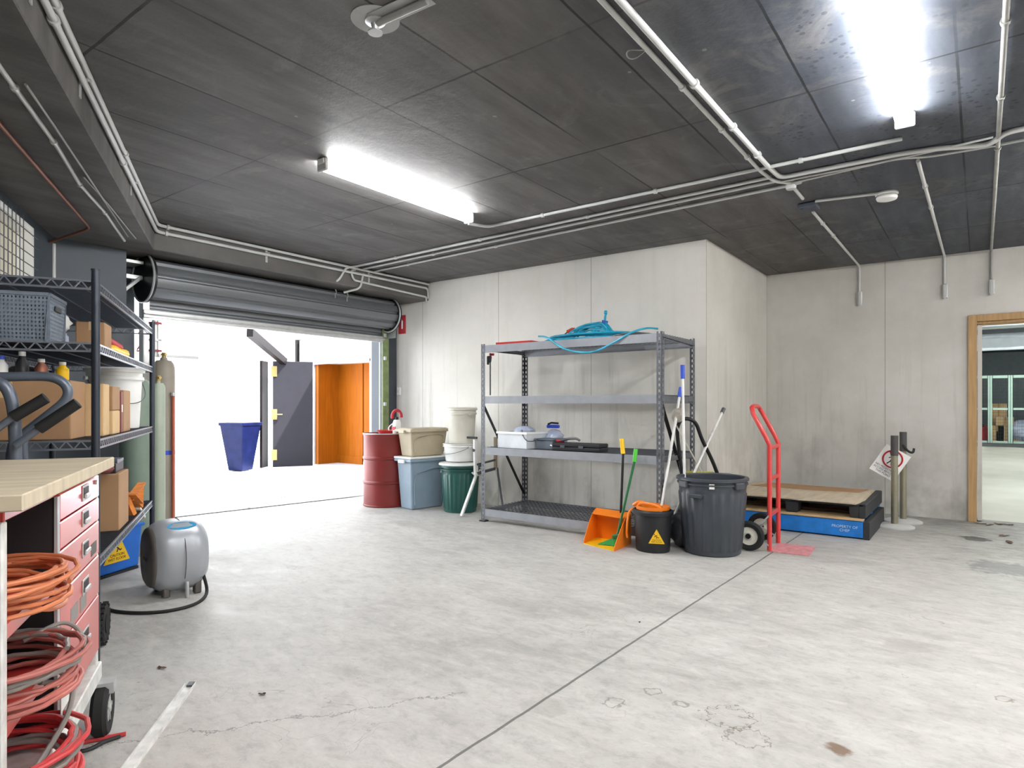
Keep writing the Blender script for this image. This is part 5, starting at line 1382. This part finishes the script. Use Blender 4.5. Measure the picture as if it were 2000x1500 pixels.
# local x = axis towards the dark flank
def reel_profile():
    out = []
    for i in range(13):
        x = -.16+.32*i/12
        out.append(x)
    return out
g = MB(); nx, na = 14, 40; vs = []
for i in range(nx+1):
    x = -.165+.31*i/nx; kx = abs(2*i/nx-1); R_b = .215*(1-(.18 if i > nx/2 else .30)*kx**4)
    for k in range(na):
        a = 2*pi*k/na; cy, cz2 = math.cos(a), math.sin(a)
        rr = R_b/((abs(cy)**2.6+abs(cz2)**2.6)**(1/2.6))
        vs.append((x, rr*cy*.95, .245+rr*cz2*1.06))
g.add(vs, [(i*na+k, i*na+(k+1) % na, (i+1)*na+(k+1) % na, (i+1)*na+k) for i in range(nx) for k in range(na)], True)
g.add(vs[:na], [tuple(range(na))]); g.build('body', 'silver', t)
g = MB(); vs = []
for i in range(4):
    x = .143+.028*i/3; sc_ = (1.0, .99, .95, .86)[i]
    for k in range(na):
        a = 2*pi*k/na; cy, cz2 = math.cos(a), math.sin(a)
        rr = .176*sc_/((abs(cy)**2.4+abs(cz2)**2.4)**(1/2.4)); vs.append((x, rr*cy*1.02*.95, .245+rr*cz2*1.08))
g.add(vs, [(i*na+k, i*na+(k+1) % na, (i+1)*na+(k+1) % na, (i+1)*na+k) for i in range(3) for k in range(na)], True); g.add(vs[3*na:], [tuple(range(na))])
g.build('side_cover', 'taupe', t)
MB().box((.168, -.05, .23), (.174, .03, .25)).build('logo_badge', 'black', t)
MB().tube([(-.01, .222*math.cos(a)*.99, .245+.232*math.sin(a)) for a in [2*pi*(i/36) for i in range(36)]], .0025, 5, closed=True).build('seam', 'taupe', t)
# handle: blue oval in the upper front
hn = Vector((-.01, .0, 0))
vdir = (EYE-HC); vdir.z = 0; vdir.normalize()
loc_v = Matrix.Rotation(-t.rotation_euler[2], 3, 'Z') @ vdir
g = MB(); sgy = 1 if loc_v.y > 0 else -1
cc = Vector((-.01, sgy*.115, .437)); tn = Vector((0, sgy*.50, .86)).normalized(); e1 = Vector((1, 0, 0)); e2_ = tn.cross(e1)
vs = [cc+tn*.012]+[cc+tn*.010+e1*.085*math.cos(a)+e2_*.036*math.sin(a) for a in [2*pi*i/28 for i in range(28)]]+[cc-tn*.02+e1*.09*math.cos(a)+e2_*.04*math.sin(a) for a in [2*pi*i/28 for i in range(28)]]
g.add(vs, [(0, 1+i, 1+(i+1) % 28) for i in range(28)]+[(1+i, 29+i, 29+(i+1) % 28, 1+(i+1) % 28) for i in range(28)], True); g.build('carry_handle', 'cyan', t)
for (x, y) in ((-.10, sgy*.12), (.08, sgy*.10), (-.10, -sgy*.12), (.08, -sgy*.10)): MB().box((x-.02, y-.03, 0), (x+.02, y+.03, .09)).build('foot', 'taupe', t, .006)
MB().cyl((-.02, sgy*.20, .0), (-.02, sgy*.19, .10), .012).build('hose_guide', 'galv', t)
# hose on floor
pts = [(onZ(404, 1128)+UP*.10), onZ(404, 1150, .03), onZ(398, 1168, .010), onZ(375, 1182, .010), onZ(330, 1193, .010), onZ(280, 1197, .010), onZ(235, 1195, .010), onZ(205, 1188, .010), onZ(185, 1178, .010)]
pts[0] = atD(396, 1118, 4.12)
b_ = Vector((pts[2].x, pts[2].y, 0))
t = thing('rubber_hose', 'black hose curving over the floor from the silver reel', 'hose', b_)
MB().tube(smooth([p_-b_ for p_ in pts], 8), .010, 10).build('hose', 'rubber', t)

# ------------------------------------------------------------ floor bits
a_, b_ = onZ(240, 1515, .006), onZ(372, 1337, .006)
t = thing('aluminium_strip', 'long scuffed aluminium strip lying on the concrete floor', 'metal strip', (a_.x, a_.y, 0), math.atan2((b_-a_).y, (b_-a_).x))
L_s = (b_-a_).length
MB().box((-.4, -.022, .0), (L_s, .022, .003)).box((-.4, -.022, .003), (L_s, -.018, .014)).box((-.4, .018, .003), (L_s, .022, .014)).build('channel', 'alu', t); MB().box((L_s-.02, -.012, .003), (L_s+.02, .012, .012)).build('end_tip', 'wire', t, .002)
rnd = random.Random(11)
def leaf(label, p, r, rz):
    g = MB(); n = 10; vs = [(0, 0, .006)]
    for i in range(n):
        a = 2*pi*i/n; k = r*(.55+.45*abs(math.cos(a)))*rnd.uniform(.7, 1.1); vs.append((k*math.cos(a)*1.3, k*math.sin(a)*.7, rnd.uniform(.001, .012)))
    g.add(vs, [(0, 1+i, 1+(i+1) % n) for i in range(n)]); o = g.build('dry_leaf', 'leaf'); place(o, p, rz)
    s_ = o.modifiers.new('thickness', 'SOLIDIFY'); s_.thickness = .001
    return tag(o, label, 'leaf', 'dry leaves and scraps on the floor')
leaf('dry leaf on the floor between the cart and the strip', onZ(315, 1306), .022, .4)
leaf('dark scrap on the floor right of the aluminium strip', onZ(512, 1357), .014, 1.2)
leaf('tiny dark scrap in the middle of the floor', onZ(1249, 1216), .012, 2.)
for k, (u, v) in enumerate(((1915, 1023), (1932, 1026), (1950, 1024), (1968, 1025), (1960, 1047), (1972, 1060))):
    leaf(['leaf scrap on the threshold closest to the timber jamb', 'second leaf scrap from the timber jamb on the threshold', 'third leaf scrap from the timber jamb on the threshold', 'leaf scrap on the threshold farthest from the timber jamb', 'leaf scrap just inside the right doorway', 'leaf scrap nearest the picture edge inside the right doorway'][k], onZ(u, v), .05, k)
leaf('brown leaf lying in the roller door opening', onZ(485, 993), .03, .2)
leaf('small brown scrap on the yard slab', onZ(553, 972), .025, 1.5)

t = thing('dolly', 'low dark dolly with a knobbly wheel behind the red drawers', 'dolly', cw(3.78, -.655, 0), CA)
g = MB(); Rw = Matrix.Rotation(pi/2, 3, 'Y')
for yy in (0, -.30):
    for xx in (0, -.36):
        g = MB(); g.lathe([(.05, -.025), (.085, -.028), (.10, -.016), (.10, .016), (.085, .028), (.05, .025)], 30, c=(xx, yy, .105), R=Rw)
        for k in range(20):
            a = 2*pi*k/20
            for x in (-.016, .016): g.cbox((xx+x, yy+.102*math.cos(a+x*8), .105+.102*math.sin(a+x*8)), (.02, .012, .012), Matrix.Rotation(a, 3, 'X'))
        g.cyl((xx-.03, yy, .105), (xx+.03, yy, .105), .05).build('wheel', 'rubber', t)
MB().box((-.42, -.36, .215), (-.04, .06, .245)).build('deck', 'palblack', t, .004)
